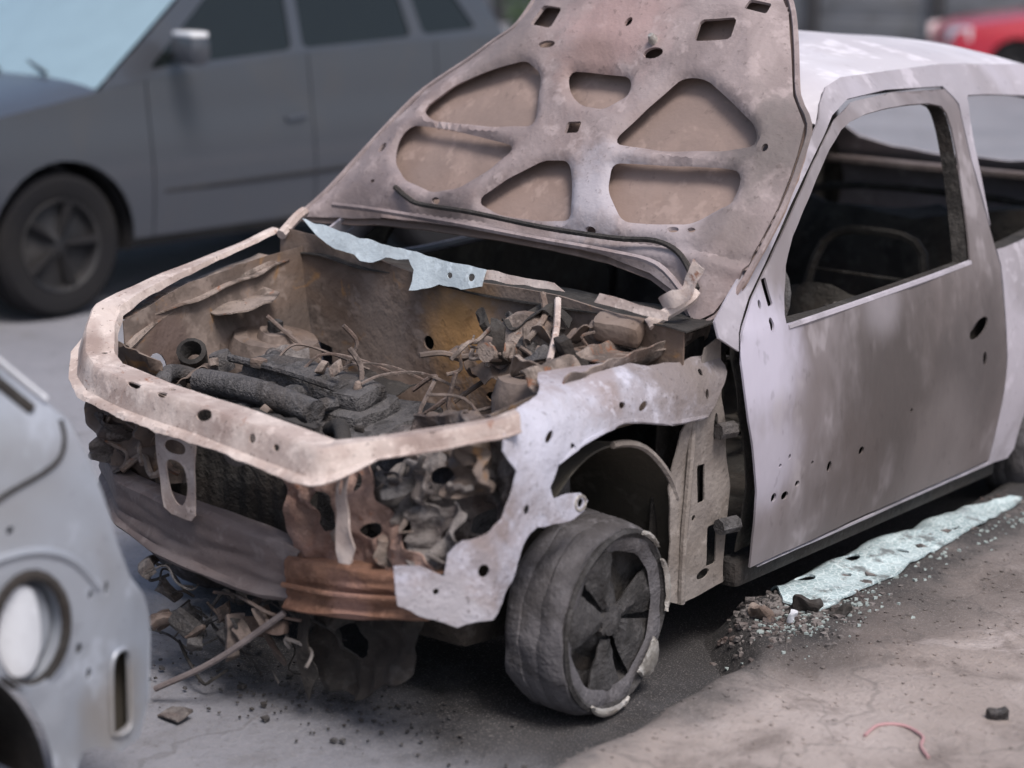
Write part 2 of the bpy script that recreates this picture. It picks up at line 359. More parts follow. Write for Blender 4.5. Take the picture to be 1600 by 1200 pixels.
def pave_z(x, y):
    q = min(1, max(0, (y-1.02)/.30)); q = q*q*(3-2*q)
    e = .82-.24*q+.035*nz(x*.2, y, 0, 2.2)+.02*nz(0, y, 3, 7)
    t = min(1, max(0, (x-e)/.16)); t = t*t*(3-2*t)
    return -.02+.12*t+.016*nz(x, y, 1, 3.)*t+.010*nz(x, y, 2, 9)*t+.004*nz(x, y, 4, 25)*t
def pave_fn(u, v):
    x = .50+ u*1.6+ (u**5)*30; y = 1.2+(v-.5)*5+((v-.5)*2)**5*120
    return Vector((x, y, pave_z(x, y)))
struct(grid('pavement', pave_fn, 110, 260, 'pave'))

# ============================================================ BURNT CAR
car = thing('burnt_car', 'burnt-out pale small car with bonnet thrown back and front end gutted', 'car', (0, 1.9, 0), worldspace=True)
car_origin = (0, 1.9, 0)
def part(o): return o

# ---- body side mapping (left side; s = y, t = z)
def side_x(y, z):
    if z < .88: x = .755+.035*sin(pi*max(0, min(1, (z-.2)/.70)))
    else: x = .755-(z-.88)*.315
    if z > 1.36: x -= (z-1.36)*.5
    if y > 3.2: x -= ((y-3.2)/.85)**2*.13
    return x
def side_map(sgn, inset=0., dent=.004, seed=0.):
    def f(y, z):
        x = side_x(y, z)-inset+dent*nz(0, y, z, 3.5, seed)+dent*.35*nz(1, y, z, 13, seed)
        return Vector((sgn*x, y, z))
    return f
DOOR = [(1.275, .235), (1.9, .243), (2.62, .25), (2.635, .55), (2.605, .91), (2.565, 1.18), (2.56, 1.35), (2.53, 1.395), (2.2, 1.402), (1.97, 1.39), (1.85, 1.355),
        (1.62, 1.195), (1.42, 1.05), (1.27, .945), (1.195, .87), (1.185, .80), (1.205, .65), (1.255, .45)]
WIN1 = chaikin([(1.40, .857), (1.405, .90), (1.475, 1.045), (1.64, 1.17), (1.84, 1.315), (1.95, 1.352), (2.2, 1.368), (2.45, 1.362), (2.492, 1.32), (2.487, 1.175), (2.43, .897), (2.41, .893)], 1)
WIN2 = chaikin([(2.625, 1.362), (2.61, 1.165), (2.60, .93), (2.61, .912), (2.82, .927), (3.30, .985), (3.42, 1.02), (3.40, 1.10), (3.26, 1.28), (3.12, 1.345), (2.66, 1.375)], 1)
def offs(P, d):
    n = len(P); out = []
    A = sum(P[i][0]*P[(i+1) % n][1]-P[(i+1) % n][0]*P[i][1] for i in range(n)); s = 1 if A > 0 else -1
    for i in range(n):
        a, b, c = P[i-1], P[i], P[(i+1) % n]
        t = Vector((c[0]-a[0], c[1]-a[1])).normalized(); out.append((b[0]+s*t.y*d, b[1]-s*t.x*d))
    return out
door_holes = [WIN1, ell(2.45, .70, .062, .026, .30), ell(2.49, .60, .012, .022), rrect(1.345, .955, .012, .035, .1), ell(1.335, .875, .010, .018), ell(1.30, .93, .007, .012),
              ell(1.345, .415, .013, .013), ell(1.40, .408, .017, .012), ell(1.455, .43, .010, .009), ell(1.61, .445, .012, .016), ell(1.78, .455, .014, .012), ell(1.36, .50, .007, .006), ell(1.405, .515, .006, .008), ell(1.52, .475, .006, .006), ell(2.05, .52, .007, .007)]
DOORm = sheet_mesh(DOOR, door_holes, side_map(1, .0, .006, 3.), .035, .006, True)
door = link('door', DOORm, 'door', car)
door['label'] = 'scorched pale front door without glass'
# crease and lower trim line on the door, handle remains
tube('handle_remnant', [(.755, 2.40, .675), (.758, 2.45, .693), (.75, 2.50, .71)], .007, 'beam', door)
def belt(sgn, name, P, par, mat='side', r=.011):
    return tube(name, [(sgn*(side_x(y, z)+.002), y, z) for y, z in P], r, mat, par, 4, 6)
belt(1, 'belt_moulding', [(1.41, .858), (1.8, .872), (2.2, .887), (2.43, .899)], door, 'side', .009)
BODY = [(1.20, .82), (1.10, .875), (1.10, .915), (1.16, .955), (1.35, 1.07), (1.64, 1.26), (1.82, 1.395), (1.90, 1.435), (2.0, 1.455), (2.6, 1.465), (3.15, 1.44), (3.5, 1.375), (3.66, 1.29), (3.86, 1.08), (3.93, .97),
        (3.99, .85), (4.02, .6), (4.0, .42), (3.9, .30), (3.46, .27)] + [(3.13+.33*cos(a), .25+.35*sin(a)) for a in [pi*k/14 for k in range(0, 15)]] + \
       [(2.76, .225), (2.66, .232), (1.32, .224), (1.30, .40), (1.24, .6)]
bodyL = sheet('body_side', BODY, [offs(DOOR, .009), WIN2], side_map(1, .002, .004, 5.), 'side', car, .05, .006, True)
bodyR = sheet('body_side', BODY, [offs(DOOR, .009), WIN2], side_map(-1, .002, .004, 6.), 'side', car, .06, .006)
doorR = sheet('door', DOOR, [WIN1], side_map(-1, .0, .006, 8.), 'side', car, .06, .006)
# inner skins, so the openings show a frame depth and a dark inside
sheet('door_inner', offs([p for p in DOOR], -.03), [offs(WIN1, .012)], side_map(1, .05, .01, 4.), 'interior', door, .06, .004, True)
sheet('door_inner', offs([p for p in DOOR], -.03), [offs(WIN1, .012)], side_map(-1, .05, .01, 4.), 'interior', doorR, .07, .004)
for s, par in ((1, bodyL), (-1, bodyR)):
    sheet('inner_panel', [(2.64, .25), (3.9, .35), (3.95, .9), (3.82, 1.08), (3.55, 1.33), (3.15, 1.41), (2.62, 1.43)], [offs(WIN2, .012)], side_map(s, .055, .01, 2.), 'interior', par, .07, .004, s > 0)
    # window return flanges
    for W in (WIN2,):
        Q = chaikin(W, 1); Q = Q+[Q[0]]
        def fl(u, v, Q=Q, s=s):
            i = u*(len(Q)-1); k = min(int(i), len(Q)-2); t = i-k; y = Q[k][0]*(1-t)+Q[k+1][0]*t; z = Q[k][1]*(1-t)+Q[k+1][1]*t
            return Vector((s*(side_x(y, z)-.002-.052*v), y, z))
        grid('window_flange', fl, len(Q)*2, 2, 'soot', par)
for s, par in ((1, door), (-1, doorR)):
    Q = WIN1+[WIN1[0]]
    def fl(u, v, Q=Q, s=s):
        i = u*(len(Q)-1); k = min(int(i), len(Q)-2); t = i-k; y = Q[k][0]*(1-t)+Q[k+1][0]*t; z = Q[k][1]*(1-t)+Q[k+1][1]*t
        return Vector((s*(side_x(y, z)-.002-.05*v), y, z))
    grid('window_flange', fl, len(Q)*2, 2, 'soot', par)
# ---- roof
def roof_fn(u, v):
    y = 1.76+v*1.82; x = (u-.5)*2
    zr = polyf([(1.70, 1.30), (1.82, 1.392), (1.89, 1.432), (2.0, 1.452), (2.6, 1.463), (3.15, 1.438), (3.5, 1.373), (3.6, 1.33)], y)
    hw = side_x(y, zr)-.004
    cr = .085*(1-x*x)*(1-.5*abs(v-.45))
    return Vector((x*hw, y, zr+cr+.004*nz(x, y, 0, 3)+.012*max(0, abs(x)-.9)*0))
grid('roof', roof_fn, 26, 34, 'roof', car, .006)
sheet('roof_lining', [(-.5, 1.95), (.5, 1.95), (.47, 3.5), (-.47, 3.5)], [], lambda x, y: Vector((x, y, 1.395+.05*(1-(x/.5)**2)-max(0, y-3.1)*.12)), 'interior', car, .1, .003)
# ---- tailgate with open rear window
def tail_map(x, s):
    # s: 0 roof rear edge ... 1.15 bottom
    P = [(0, 3.56, 1.355), (.12, 3.64, 1.295), (.48, 3.90, 1.0), (.62, 3.98, .87), (.95, 4.03, .55), (1.2, 3.98, .32)]
    y = polyf([(a, b) for a, b, c in P], s); z = polyf([(a, c) for a, b, c in P], s)
    hw = side_x(y, z)
    X = x*hw; y += .05*(1-x*x)-.02
    return Vector((X, y, z+.006*nz(x, s, 0, 4)))
sheet('tailgate', [(-1, 0), (1, 0), (1, 1.2), (-1, 1.2)], [chaikin([(-.82, .09), (.82, .09), (.86, .44), (-.86, .44)], 2)], tail_map, 'side', car, .07, .006)
box('rear_bumper', (0, 4.03, .38), (1.46, .09, .12), 'beam', car, bev=.02, cuts=2, wob=.02)
box('window_sill_shelf', (0, 3.83, .985), (1.2, .05, .03), 'beam', car, bev=.006, cuts=2, wob=.008)
# ---- floor, sills, dash, seats
sheet('floor_pan', [(-.70, 1.05), (.70, 1.05), (.70, 3.95), (-.70, 3.95)], [], lambda x, y: Vector((x, y, .20+.02*nz(x, y, 0, 4))), 'interior', car, .12, .01)
for s in (1, -1): box('sill', (s*.700, 2.0, .205), (.07, 1.48, .075), 'soot' if s > 0 else 'interior', car, bev=.02)
def dash_fn(u, v):
    x = (u-.5)*1.36; a = v*pi*.9; return Vector((x, 1.42-.20*cos(a)*.9+.02*nz(x, v, 0, 5), .78+.12*sin(a)+.02*nz(x, v, 2, 9)-.1*v))
grid('dashboard', dash_fn, 24, 10, 'interior', car, .01)
sheet('bulkhead_lower', [(-.68, .2), (.68, .2), (.68, .80), (-.68, .80)], [], lambda x, z: Vector((x, 1.16+.02*nz(x, z, 0, 4), z)), 'interior', car, .1, .006)
tube('steering_column', [(.36, 1.25, .6), (.36, 1.75, .80)], .022, 'engine', car, 0)
lathe('steering_wheel', [(.165+.012*cos(a), .012*sin(a)) for a in [2*pi*k/8 for k in range(9)]], (.36, 1.77, .81), (0, -.85, .5), 'engine', car, 26)
def seat(x, y, w, nm='seat_frame'):
    bm = bmesh.new(); h = w/2
    tube_bm(bm, catmull([(x-h, y, .42), (x-h, y+.02, .40), (x-h, y+.5, .36), (x-h, y+.62, .6), (x-h+.03, y+.72, .88), (x, y+.74, .93), (x+h-.03, y+.72, .88), (x+h, y+.62, .6), (x+h, y+.5, .36), (x+h, y+.02, .4), (x+h, y, .42), (x, y-.02, .43), (x-h, y, .42)], 4), .016, 6)
    for k in range(6): tube_bm(bm, [(x-h, y+.08*k+.05, .395-.006*k), (x, y+.08*k+.05, .375), (x+h, y+.08*k+.05, .395-.006*k)], .005, 4)
    for k in range(6): tube_bm(bm, [(x-h, y+.55+.028*k, .42+.075*k), (x+h, y+.55+.028*k, .42+.075*k)], .005, 4)
    link(nm, from_bm(bm), 'interior', car)
seat(.34, 1.85, .42); seat(-.34, 1.85, .42)
seat(0, 2.85, 1.14, 'rear_seat_frame')
box('burnt_seat_rest', (.34, 2.40, .52), (.44, .16, .46), 'interior', car, rot=(-.25, 0, 0), bev=.04, cuts=4, wob=.06, seed=2, f=7)
box('burnt_seat_rest', (-.34, 2.42, .50), (.44, .16, .44), 'interior', car, rot=(-.25, 0, 0), bev=.04, cuts=4, wob=.06, seed=5, f=7)
box('burnt_rear_seat', (0, 3.45, .58), (1.2, .2, .62), 'interior', car, rot=(-.2, 0, 0), bev=.05, cuts=5, wob=.07, seed=8, f=6)
# a few pale scraps on the seats, seen through the side window
for k, (x, y, z) in enumerate(((.52, 2.05, .78), (.50, 2.13, .765), (.46, 2.2, .75))):
    box('scrap', (x, y, z-.02), (.05, .09, .012), 'crumple', car, rot=(.3*k, .4, .5*k), bev=.003, cuts=2, wob=.02, seed=k)
tube('seat_bar', [(.58, 1.98, .76), (.5, 2.1, .755), (.38, 2.24, .74)], .012, 'interior', car)
# ---- hinge pillar between wheel arch and door
PIL = [(.985, .20), (1.06, .175), (1.24, .19), (1.255, .45), (1.20, .70), (1.20, .86), (1.12, .84), (1.07, .70), (1.02, .64), (.985, .5), (1.0, .36)]
pil = sheet('hinge_pillar', jag(resample(PIL, .03), .006, 11), [rrect(1.125, .485, .016, .050), rrect(1.185, .305, .022, .055), ell(1.17, .63, .010, .035), ell(1.15, .235, .03, .014), ell(1.095, .40, .008, .008), ell(1.17, .76, .009, .02)],
            lambda y, z: Vector((.705+.012*nz(0, y, z, 7)-.02*max(0, (1.06-y)*6)**2*.4, y, z)), 'pillar', car, .03, .004, True)
sheet('pillar_back', [(1.0, .2), (1.25, .2), (1.22, .9), (1.05, .9)], [], lambda y, z: Vector((.63, y, z)), 'soot', car, .08, .004, True)
tube('pillar_flange', [(.708, 1.055, .18), (.716, 1.045, .35), (.718, 1.06, .55), (.712, 1.075, .66)], .010, 'pillar', pil)
tube('door_hinge', [(.73, 1.16, .62), (.745, 1.21, .62)], .022, 'engine', pil, 0)
tube('door_hinge', [(.73, 1.18, .36), (.745, 1.24, .36)], .022, 'engine', pil, 0)

# ---- left front fender (profile extruded along y; s = y, a = arc length up the profile)
PROF = [(.735, .15), (.75, .5), (.745, .70), (.73, .765), (.695, .81), (.64, .83), (.56, .835)]
CUM = [0]
for a, b in zip(PROF, PROF[1:]): CUM.append(CUM[-1]+hypot(b[0]-a[0], b[1]-a[1]))
def fender_map(sgn, seed=0., zoff=0.):
    def f(y, a):
        k = 0
        while k < len(CUM)-2 and a > CUM[k+1]: k += 1
        t = (a-CUM[k])/(CUM[k+1]-CUM[k]); x = PROF[k][0]*(1-t)+PROF[k+1][0]*t; z = PROF[k][1]*(1-t)+PROF[k+1][1]*t
        Y = y
        if y < .27: x -= (.27-y)*.55; Y = .27-(.27-y)*.80
        d = .007*nz(0, y, a, 9, seed)+.004*nz(0, y, a, 26, seed)
        return Vector((sgn*(x+d), Y+.004*nz(2, y, a, 12, seed), z+.004*nz(3, y, a, 12, seed)+zoff))
    return f
FEN = [(.347, .658), (.40, .675), (.506, .70), (.57, .75), (.63, .80), (.736, .785), (.854, .755), (.926, .70), (1.03, .685), (1.127, .685), (1.20, .70), (1.19, .64), (1.168, .595), (1.085, .525),
       (.95, .535), (.824, .562), (.749, .572), (.67, .565), (.588, .552), (.493, .526), (.462, .48), (.474, .452), (.53, .445), (.575, .438), (.60, .415), (.585, .395), (.544, .387), (.47, .392), (.413, .396), (.361, .361), (.345, .32), (.337, .289),
       (.31, .24), (.272, .217), (.194, .205), (.10, .24), (.05, .265), (.04, .36), (.10, .355), (.158, .330), (.168, .375), (.205, .405), (.26, .415), (.293, .442), (.31, .47), (.341, .508), (.352, .54), (.32, .594)]
fen_holes = [ell(.573, .417, .011, .010), ell(.385, .445, .009, .012), ell(.55, .555, .008, .010), ell(.75, .615, .012, .008), ell(.83, .60, .018, .009, .3), ell(.47, .595, .018, .010, .5), 
             ell(1.09, .585, .008, .013), ell(1.09, .64, .008, .010), ell(.25, .33, .012, .016), ell(.14, .29, .008, .008), ell(.52, .52, .008, .014, .4)]
fen = sheet('front_fender', jag(resample(FEN, .02), .007, 17), fen_holes, fender_map(1, 2.), 'fender', car, .022, .004, True)
# torn ragged lip along fender top edge and arch flange
fm = fender_map(1, 2.)
tube('fender_lip', [fm(y, a)+Vector((.0, 0, .0)) for y, a in ((.493, .530), (.55, .545), (.588, .556), (.67, .569), (.749, .576), (.824, .566), (.95, .54), (1.085, .53))], .007, 'fender', fen, 4, 6)
tube('tab_ring', [fm(.573+.019*cos(t), .417+.016*sin(t))+Vector((.004, 0, 0)) for t in [2*pi*k/10 for k in range(11)]], .004, 'rim_bright', fen, 2, 5)
# inner rail / gutter behind the fender top, scorched brown
def railL(u, v):
    y = .62+.62*u; P = [(.66, .845), (.645, .80), (.60, .785), (.555, .80), (.54, .84), (.52, .835)]
    i = v*(len(P)-1); k = min(int(i), len(P)-2); t = i-k
    return Vector((P[k][0]*(1-t)+P[k+1][0]*t-.02*u, y, P[k][1]*(1-t)+P[k+1][1]*t+.03*u+.012*nz(u*3, v, 0, 4)))
grid('inner_rail', railL, 30, 14, 'bay_pale', car, .004)
# wheelhouse: a half-barrel over the front left wheel
def wheelhouse(sgn):
    def fn(u, v):
        a = .75+u*(pi-.62); r = .335-.03*v
        x = .70-v*.34; y = .745+r*cos(pi-a)*.95; z = .285+r*1.13*sin(a)
        return Vector((sgn*x, y+.006*nz(y, z, x, 8), z+.006*nz(z, y, x, 8)))
    return fn
wh = grid('wheelhouse', wheelhouse(1), 40, 14, 'liner', car, .005)
grid('wheelhouse', wheelhouse(-1), 30, 8, 'liner', car, .005)
for s in (1, -1): sheet('wheelhouse_wall', [(.40, .24), (1.08, .24), (1.08, .45), (.95, .62), (.75, .68), (.55, .62), (.40, .42)], [], lambda y, z, s=s: Vector((s*(.375+.01*nz(0, y, z, 6)), y, z)), 'liner', car, .06, .004, s > 0)
tube('arch_flange', [wheelhouse(1)(u, 0.0)+Vector((.006, 0, 0)) for u in [k/24 for k in range(8, 19)]], .009, 'pillar', wh, 1, 6)
tube('strut', [(.55, .74, .25), (.52, .76, .78)], .035, 'engine', car, 0, 10)
tube('lower_arm', [(.66, .71, .16), (.4, .78, .17), (.2, .8, .2)], .025, 'engine', car)

# ---- wheels
def wheel(x, y, z, R, sgn, flat=.0, rx=0., mat='tyre'):
    w = thing  # placeholder name
    root = bpy.data.objects.new('wheel', None); COL.objects.link(root); root.parent = car
    root.matrix_parent_inverse = Matrix.Translation(-Vector(car_origin)); root.location = (x, y, z); root.rotation_euler = (0, 0, rx)
    W = .085
    tp = [(R*.70, -W*.9), (R*.86, -W), (R*.96, -W*.92), (R, -W*.7), (R*1.0, -W*.35), (R*.985, -W*.3), (R*1.0, -W*.2), (R, W*.2), (R*.985, W*.28), (R, W*.36), (R*.99, W*.72), (R*.95, W*.95), (R*.86, W*1.03), (R*.75, W*.98), (R*.70, W*.9)]
    t = lathe('tyre', tp, (0, 0, 0), (sgn, 0, 0), mat, root, 56, .010, 2.)
    for v in t.data.vertices:
        if v.co.z < -R*.86: v.co.z = -R*.86+(v.co.z+R*.86)*.35
    rp = [(R*.80, W*.80), (R*.815, W*1.04), (R*.78, W*1.10), (R*.745, W*1.02), (R*.73, W*.6), (R*.68, W*.35), (R*.40, W*.15), (R*.30, W*.35), (R*.22, W*.55), (R*.15, W*.58), (R*.14, W*.85), (R*.05, W*.9), (0.001, W*.9)]
    rp = [(q*1.14, o*1.02) for q, o in rp]
    rm = lathe('rim', rp, (0, 0, 0), (sgn, 0, 0), 'rim', root, 44, .004)
    return root, rm
fw, fr = wheel(.665, .715, .235, .245, 1, rx=radians(5))
# burnt wheel face: brake disc bits, dark spoke windows, bare shiny lip at the lower edge
rnd = random.Random(41)
for k in range(7):
    a = 2*pi*k/7+.2+rnd.uniform(-.12, .12); wd = rnd.uniform(.62, .86); dx = rnd.uniform(-.012, .012)
    def sp(u, v, a=a, wd=wd, dx=dx):
        r = .05+.152*u; b = a+(v-.5)*wd; return Vector((.066+dx+.008*u+.010*sin(pi*v)+.008*nz(u, v, k, 5), r*cos(b), r*sin(b)))
    if k not in (1, 4): grid('spoke', sp, 8, 8, 'rim', fr, .006)
lathe('brake_disc', [(.001, .03), (.06, .03), (.065, .02), (.135, .02), (.135, .008)], (0, 0, 0), (1, 0, 0), 'soot', fr, 30, .003)
def lipseg(a0, a1, nm, r0=.182, r1=.205):
    r0 += .027; r1 += .027
    def fn(u, v):
        a = a0+(a1-a0)*u; tpr = sin(pi*min(1, max(0, u)))**.5; r = r0+(r1-r0)*v*tpr
        return Vector((.097+.006*sin(pi*v)+.004*nz(u*4, v, 0, 3), r*cos(a), r*sin(a)))
    grid(nm, fn, 16, 5, 'rim_bright', fr, .003)
lipseg(-2.15, -1.35, 'rim_lip', .186, .204); lipseg(-1.05, -.50, 'rim_lip', .150, .212); lipseg(-.15, .55, 'rim_lip', .186, .204); lipseg(.75, 1.15, 'rim_lip', .194, .204)
for bx in range(4):
    a = 2*pi*bx/4+.5; lathe('wheel_bolt', [(.010, 0), (.010, .02), (.001, .022)], (.055, .04*cos(a), .04*sin(a)), (1, 0, 0), 'rim', fr, 6)
wheel(-.665, .715, .235, .245, -1); wheel(.665, 3.13, .225, .235, 1); wheel(-.665, 3.13, .225, .235, -1)

# ---- front upper frame (radiator support), swept channel with holes
PATH = [(-.80, 1.04, .985), (-.795, .85, .945), (-.785, .62, .905), (-.765, .44, .875), (-.745, .345, .855), (-.69, .275, .815), (-.60, .20, .772), (-.50, .155, .757), (-.25, .11, .752), (.05, .085, .750), (.30, .062, .742), (.432, .054, .738),
        (.447, .062, .740), (.52, .145, .757), (.62, .245, .775), (.71, .335, .80), (.735, .37, .815)]
PV = [Vector(p) for p in PATH]; PL = [0]
for a, b in zip(PV, PV[1:]): PL.append(PL[-1]+(b-a).length)
def path_at(s):
    s = min(max(s, 0), PL[-1]-1e-5); k = 0
    while k < len(PL)-2 and s > PL[k+1]: k += 1
    t = (s-PL[k])/(PL[k+1]-PL[k]); p = PV[k].lerp(PV[k+1], t)
    seg = lambda i: (PV[i+1]-PV[i]).normalized()
    L = PL[k+1]-PL[k]; q = min(.022, L*.5); tg = seg(k); d0 = s-PL[k]; d1 = PL[k+1]-s
    if d0 < q and k > 0: tg = (seg(k-1)+seg(k)).lerp(seg(k)*2, d0/q).normalized()
    elif d1 < q and k < len(PL)-2: tg = (seg(k+1)+seg(k)).lerp(seg(k)*2, d1/q).normalized()
    n = Vector((tg.y, -tg.x, 0)).normalized()   # outward
    return p, tg, n
CPR = [(-.078, -.022), (-.076, .000), (-.072, .002), (-.03, .002), (-.002, .003), (.003, -.002), (.012, -.030), (.022, -.060), (.026, -.064), (.044, -.066), (.046, -.074)]
CC = [0]
for a, b in zip(CPR, CPR[1:]): CC.append(CC[-1]+hypot(b[0]-a[0], b[1]-a[1]))
def frame_map(s, a):
    p, tg, n = path_at(s); k = 0
    while k < len(CC)-2 and a > CC[k+1]: k += 1
    t = (a-CC[k])/(CC[k+1]-CC[k]); o = CPR[k][0]*(1-t)+CPR[k+1][0]*t; h = CPR[k][1]*(1-t)+CPR[k+1][1]*t
    sc = 1.0 if s < PL[4] else (1.0 if s < PL[12] else .50); 
    if PL[4] <= s < PL[6]: sc = 1.0+.0*(s-PL[4])/(PL[6]-PL[4])
    if PL[11] < s <= PL[13]: sc = 1.0-.50*(s-PL[11])/(PL[13]-PL[11])
    if s < PL[4]: sc = .30+.70*max(0, s/PL[4])**1.5
    return p+n*o*sc+Vector((0, 0, h*sc))+noise.noise_vector(Vector((s*6, a*8, 1)))*.004
S0 = PL[5]; SA = PL[11]
AW = CC[-1]
fr_out = [(0, 0), (PL[-1], 0), (PL[-1], AW), (SA+.35, AW*.95), (SA+.05, AW), (SA-.3, AW*.98), (SA-.45, AW*1.0), (S0+.25, AW), (S0, AW*.95), (PL[3], AW*.7), (0, AW*.62)]
ms = lambda x: PL[6]+(x+.60)       # rough x -> path length along the front
ufr = sheet('radiator_support', jag(resample(fr_out, .02), .004, 21), [ell(ms(.03), .115, .030, .014, -.2), ell(ms(.22), .125, .012, .011), ell(ms(.31), .125, .012, .008), ell(ms(-.17), .06, .012, .008), ell(ms(-.28), .10, .03, .006), ell(ms(-.15), .10, .02, .007),
            ell(PL[8]-.35, .05, .008, .009), ell(SA+.14, .05, .012, .007), ell(SA+.2, .045, .006, .006), ell(SA+.30, .05, .018, .010), ell(SA+.25, .09, .012, .008), ell(ms(-.45), .04, .007, .007)],
            frame_map, 'frame', car, .02, .004, False, lines=[[(.02+(PL[-1]-.04)*k/140, c) for k in range(141)] for c in (CC[2], CC[4], CC[5], CC[7])])
# centre bonnet-lock post with oval windows
POST = [(-.215, .70), (-.195, .66), (-.195, .58), (-.175, .47), (-.15, .455), (-.075, .455), (-.06, .47), (-.055, .60), (-.05, .66), (-.02, .70)]
sheet('lock_post', jag(resample(POST, .015), .004, 20), [chaikin([(-.165, .615), (-.085, .615), (-.085, .65), (-.155, .65)], 2), chaikin([(-.165, .60), (-.09, .60), (-.085, .53), (-.10, .485), (-.135, .485), (-.16, .53)], 2)],
      lambda x, z: Vector((x, .098+.02*(.7-z)+.008*nz(x, z, 0, 12), z)), 'frame', car, .014, .004)
# left hand post and rusty radiator panel
sheet('side_post', jag([(.405, .72), (.45, .72), (.455, .60), (.47, .50), (.455, .46), (.415, .46), (.42, .58)], .006, 14), [ell(.43, .64, .009, .018)], lambda x, z: Vector((x, .115+.02*nz(x, z, 0, 14), z)), 'frame', car, .015, .004)
sheet('front_panel', jag(resample([(.15, .64), (.24, .67), (.43, .71), (.46, .60), (.52, .53), (.60, .50), (.66, .44), (.22, .40), (.19, .48)], .02), .012, 12), [ell(.29, .632, .06, .009, .05), ell(.50, .46, .02, .012), chaikin([(.24, .56), (.30, .60), (.36, .57), (.34, .50), (.27, .48)], 1), ell(.40, .63, .014, .02), ell(.44, .52, .03, .018, .5)],
      lambda x, z: Vector((x, .20+.05*nz(x, z, 0, 8)+.022*nz(x, z, 0, 26), z)), 'rust_pale', car, .012, .004)
# crumpled headlamp recess (near) and hidden one (far)
def crump(seed, amp, f1=9., f2=24.):
    def g(x, z, y0): return Vector((x+.02*nz(x, z, 4, f1, seed), y0+amp*nz(x, z, 0, f1, seed)+amp*.5*nz(x, z, 1, f2, seed), z+.02*nz(x, z, 5, f1, seed)))
    return g
cr1 = crump(3., .07)
sheet('headlamp_recess', jag(resample([(.42, .76), (.70, .80), (.72, .6), (.66, .45), (.45, .42), (.40, .58)], .02), .01, 9), [ell(.53, .635, .028, .018, .4), ell(.60, .52, .05, .022, .5)], lambda x, z: cr1(x, z, .36+(x-.42)*.15), 'crumple', car, .012, .004)
cr2 = crump(8., .05)
sheet('headlamp_recess', jag(resample([(-.72, .80), (-.5, .74), (-.42, .50), (-.66, .40), (-.74, .6)], .02), .01, 9), [], lambda x, z: cr2(x, z, .36), 'bay', car, .02, .004)
# radiator, blackened, set back
sheet('radiator', [(-.52, .40), (.16, .36), (.18, .70), (-.52, .72)], [], lambda x, z: Vector((x, .27+.02*nz(x, z, 0, 4)+.004*sin(x*260), z)), 'soot', car, .02, .02)
cr3 = crump(5., .04)
sheet('condenser_scrap', jag(resample([(-.60, .74), (-.28, .70), (-.22, .5), (-.5, .44), (-.62, .55)], .02), .015, 9), [ell(-.40, .60, .05, .03)], lambda x, z: cr3(x, z, .22), 'bay', car, .016, .004)
lathe('horn', [(.001, 0), (.05, .0), (.055, .015), (.045, .03), (.02, .04), (.001, .045)], (.0, .21, .64), (0, -1, .2), 'crumple', car, 18, .006)
# scattered burnt bits in the open front (hoses, brackets, pipe ends)
def scrap_tubes(name, n, lo, hi, r, mat, seed, ln=.12, par=None):
    rnd = random.Random(seed)
    for i in range(n):
        p = Vector([rnd.uniform(a, b) for a, b in zip(lo, hi)]); d = Vector((rnd.gauss(0, 1), rnd.gauss(0, .6), rnd.gauss(0, .8))).normalized()*rnd.uniform(.5, 1.2)*ln
        q = d.orthogonal()*rnd.uniform(-.5, .5)
        tube(name, [p-d*.5, p-d*.15+q*.5, p+d*.2-q*.4, p+d*.5], r*rnd.uniform(.6, 1.3), mat, par or car, 4, 6)
scrap_tubes('hose', 10, (.42, .20, .46), (.68, .30, .70), .006, 'crumple', 3, .12)
scrap_tubes('pipe', 6, (-.55, .18, .48), (-.2, .24, .68), .008, 'bay_pale', 4, .14)
scrap_tubes('pipe', 6, (.0, .2, .42), (.4, .3, .62), .009, 'bay', 5, .13)
for k, (x0, x1, z0, z1, y0, mt) in enumerate(((.42, .60, .52, .68, .27, 'crumple'), (.50, .70, .46, .62, .24, 'crumple'), (.44, .58, .44, .56, .22, 'bay_pale'), (.56, .70, .60, .76, .31, 'bay'), (.46, .54, .60, .70, .21, 'engine'), (-.56, -.30, .60, .72, .19, 'bay'), (-.58, -.42, .48, .62, .20, 'crumple'))):
    cq = crump(20.+k*3, .09, 13., 31.)
    xm, zm = (x0+x1)/2, (z0+z1)/2
    sheet('crumpled_panel', jag(resample(ell(xm, zm, (x1-x0)/2, (z1-z0)/2, k*.5, 10), .012), .03, 11, k), [ell(xm+.02, zm, .018, .010, k)], lambda x, z: cq(x, z, y0), mt, car, .010, .003)
# ---- bumper beam
def beam_fn(P, dep):
    def fn(u, v):
        i = u*(len(P)-1); k = min(int(i), len(P)-2); t = i-k; a, b = P[k], P[k+1]
        x = a[0]*(1-t)+b[0]*t; y = a[1]*(1-t)+b[1]*t; zt = a[2]*(1-t)+b[2]*t; zb = a[3]*(1-t)+b[3]*t
        Q = [(dep, 1.), (.016, 1.0), (.004, .95), (.006, .75), (.010, .55), (.012, .35), (.006, .16), (-.006, .08), (.006, 0.), (dep, .02)]
        j = v*(len(Q)-1); q = min(int(j), len(Q)-2); s = j-q
        return Vector((x, y+Q[q][0]*(1-s)+Q[q+1][0]*s+.008*nz(x, v*2, 0, 6), zb+(zt-zb)*(Q[q][1]*(1-s)+Q[q+1][1]*s)+.006*nz(x, v, 3, 7)))
    return fn
grid('bumper_beam', beam_fn([(-.66, .27, .50, .38), (-.45, .165, .475, .345), (-.25, .135, .468, .318), (-.03, .125, .468, .305), (.14, .14, .450, .30), (.225, .17, .425, .305)], .06), 50, 37, 'beam', car, .004)
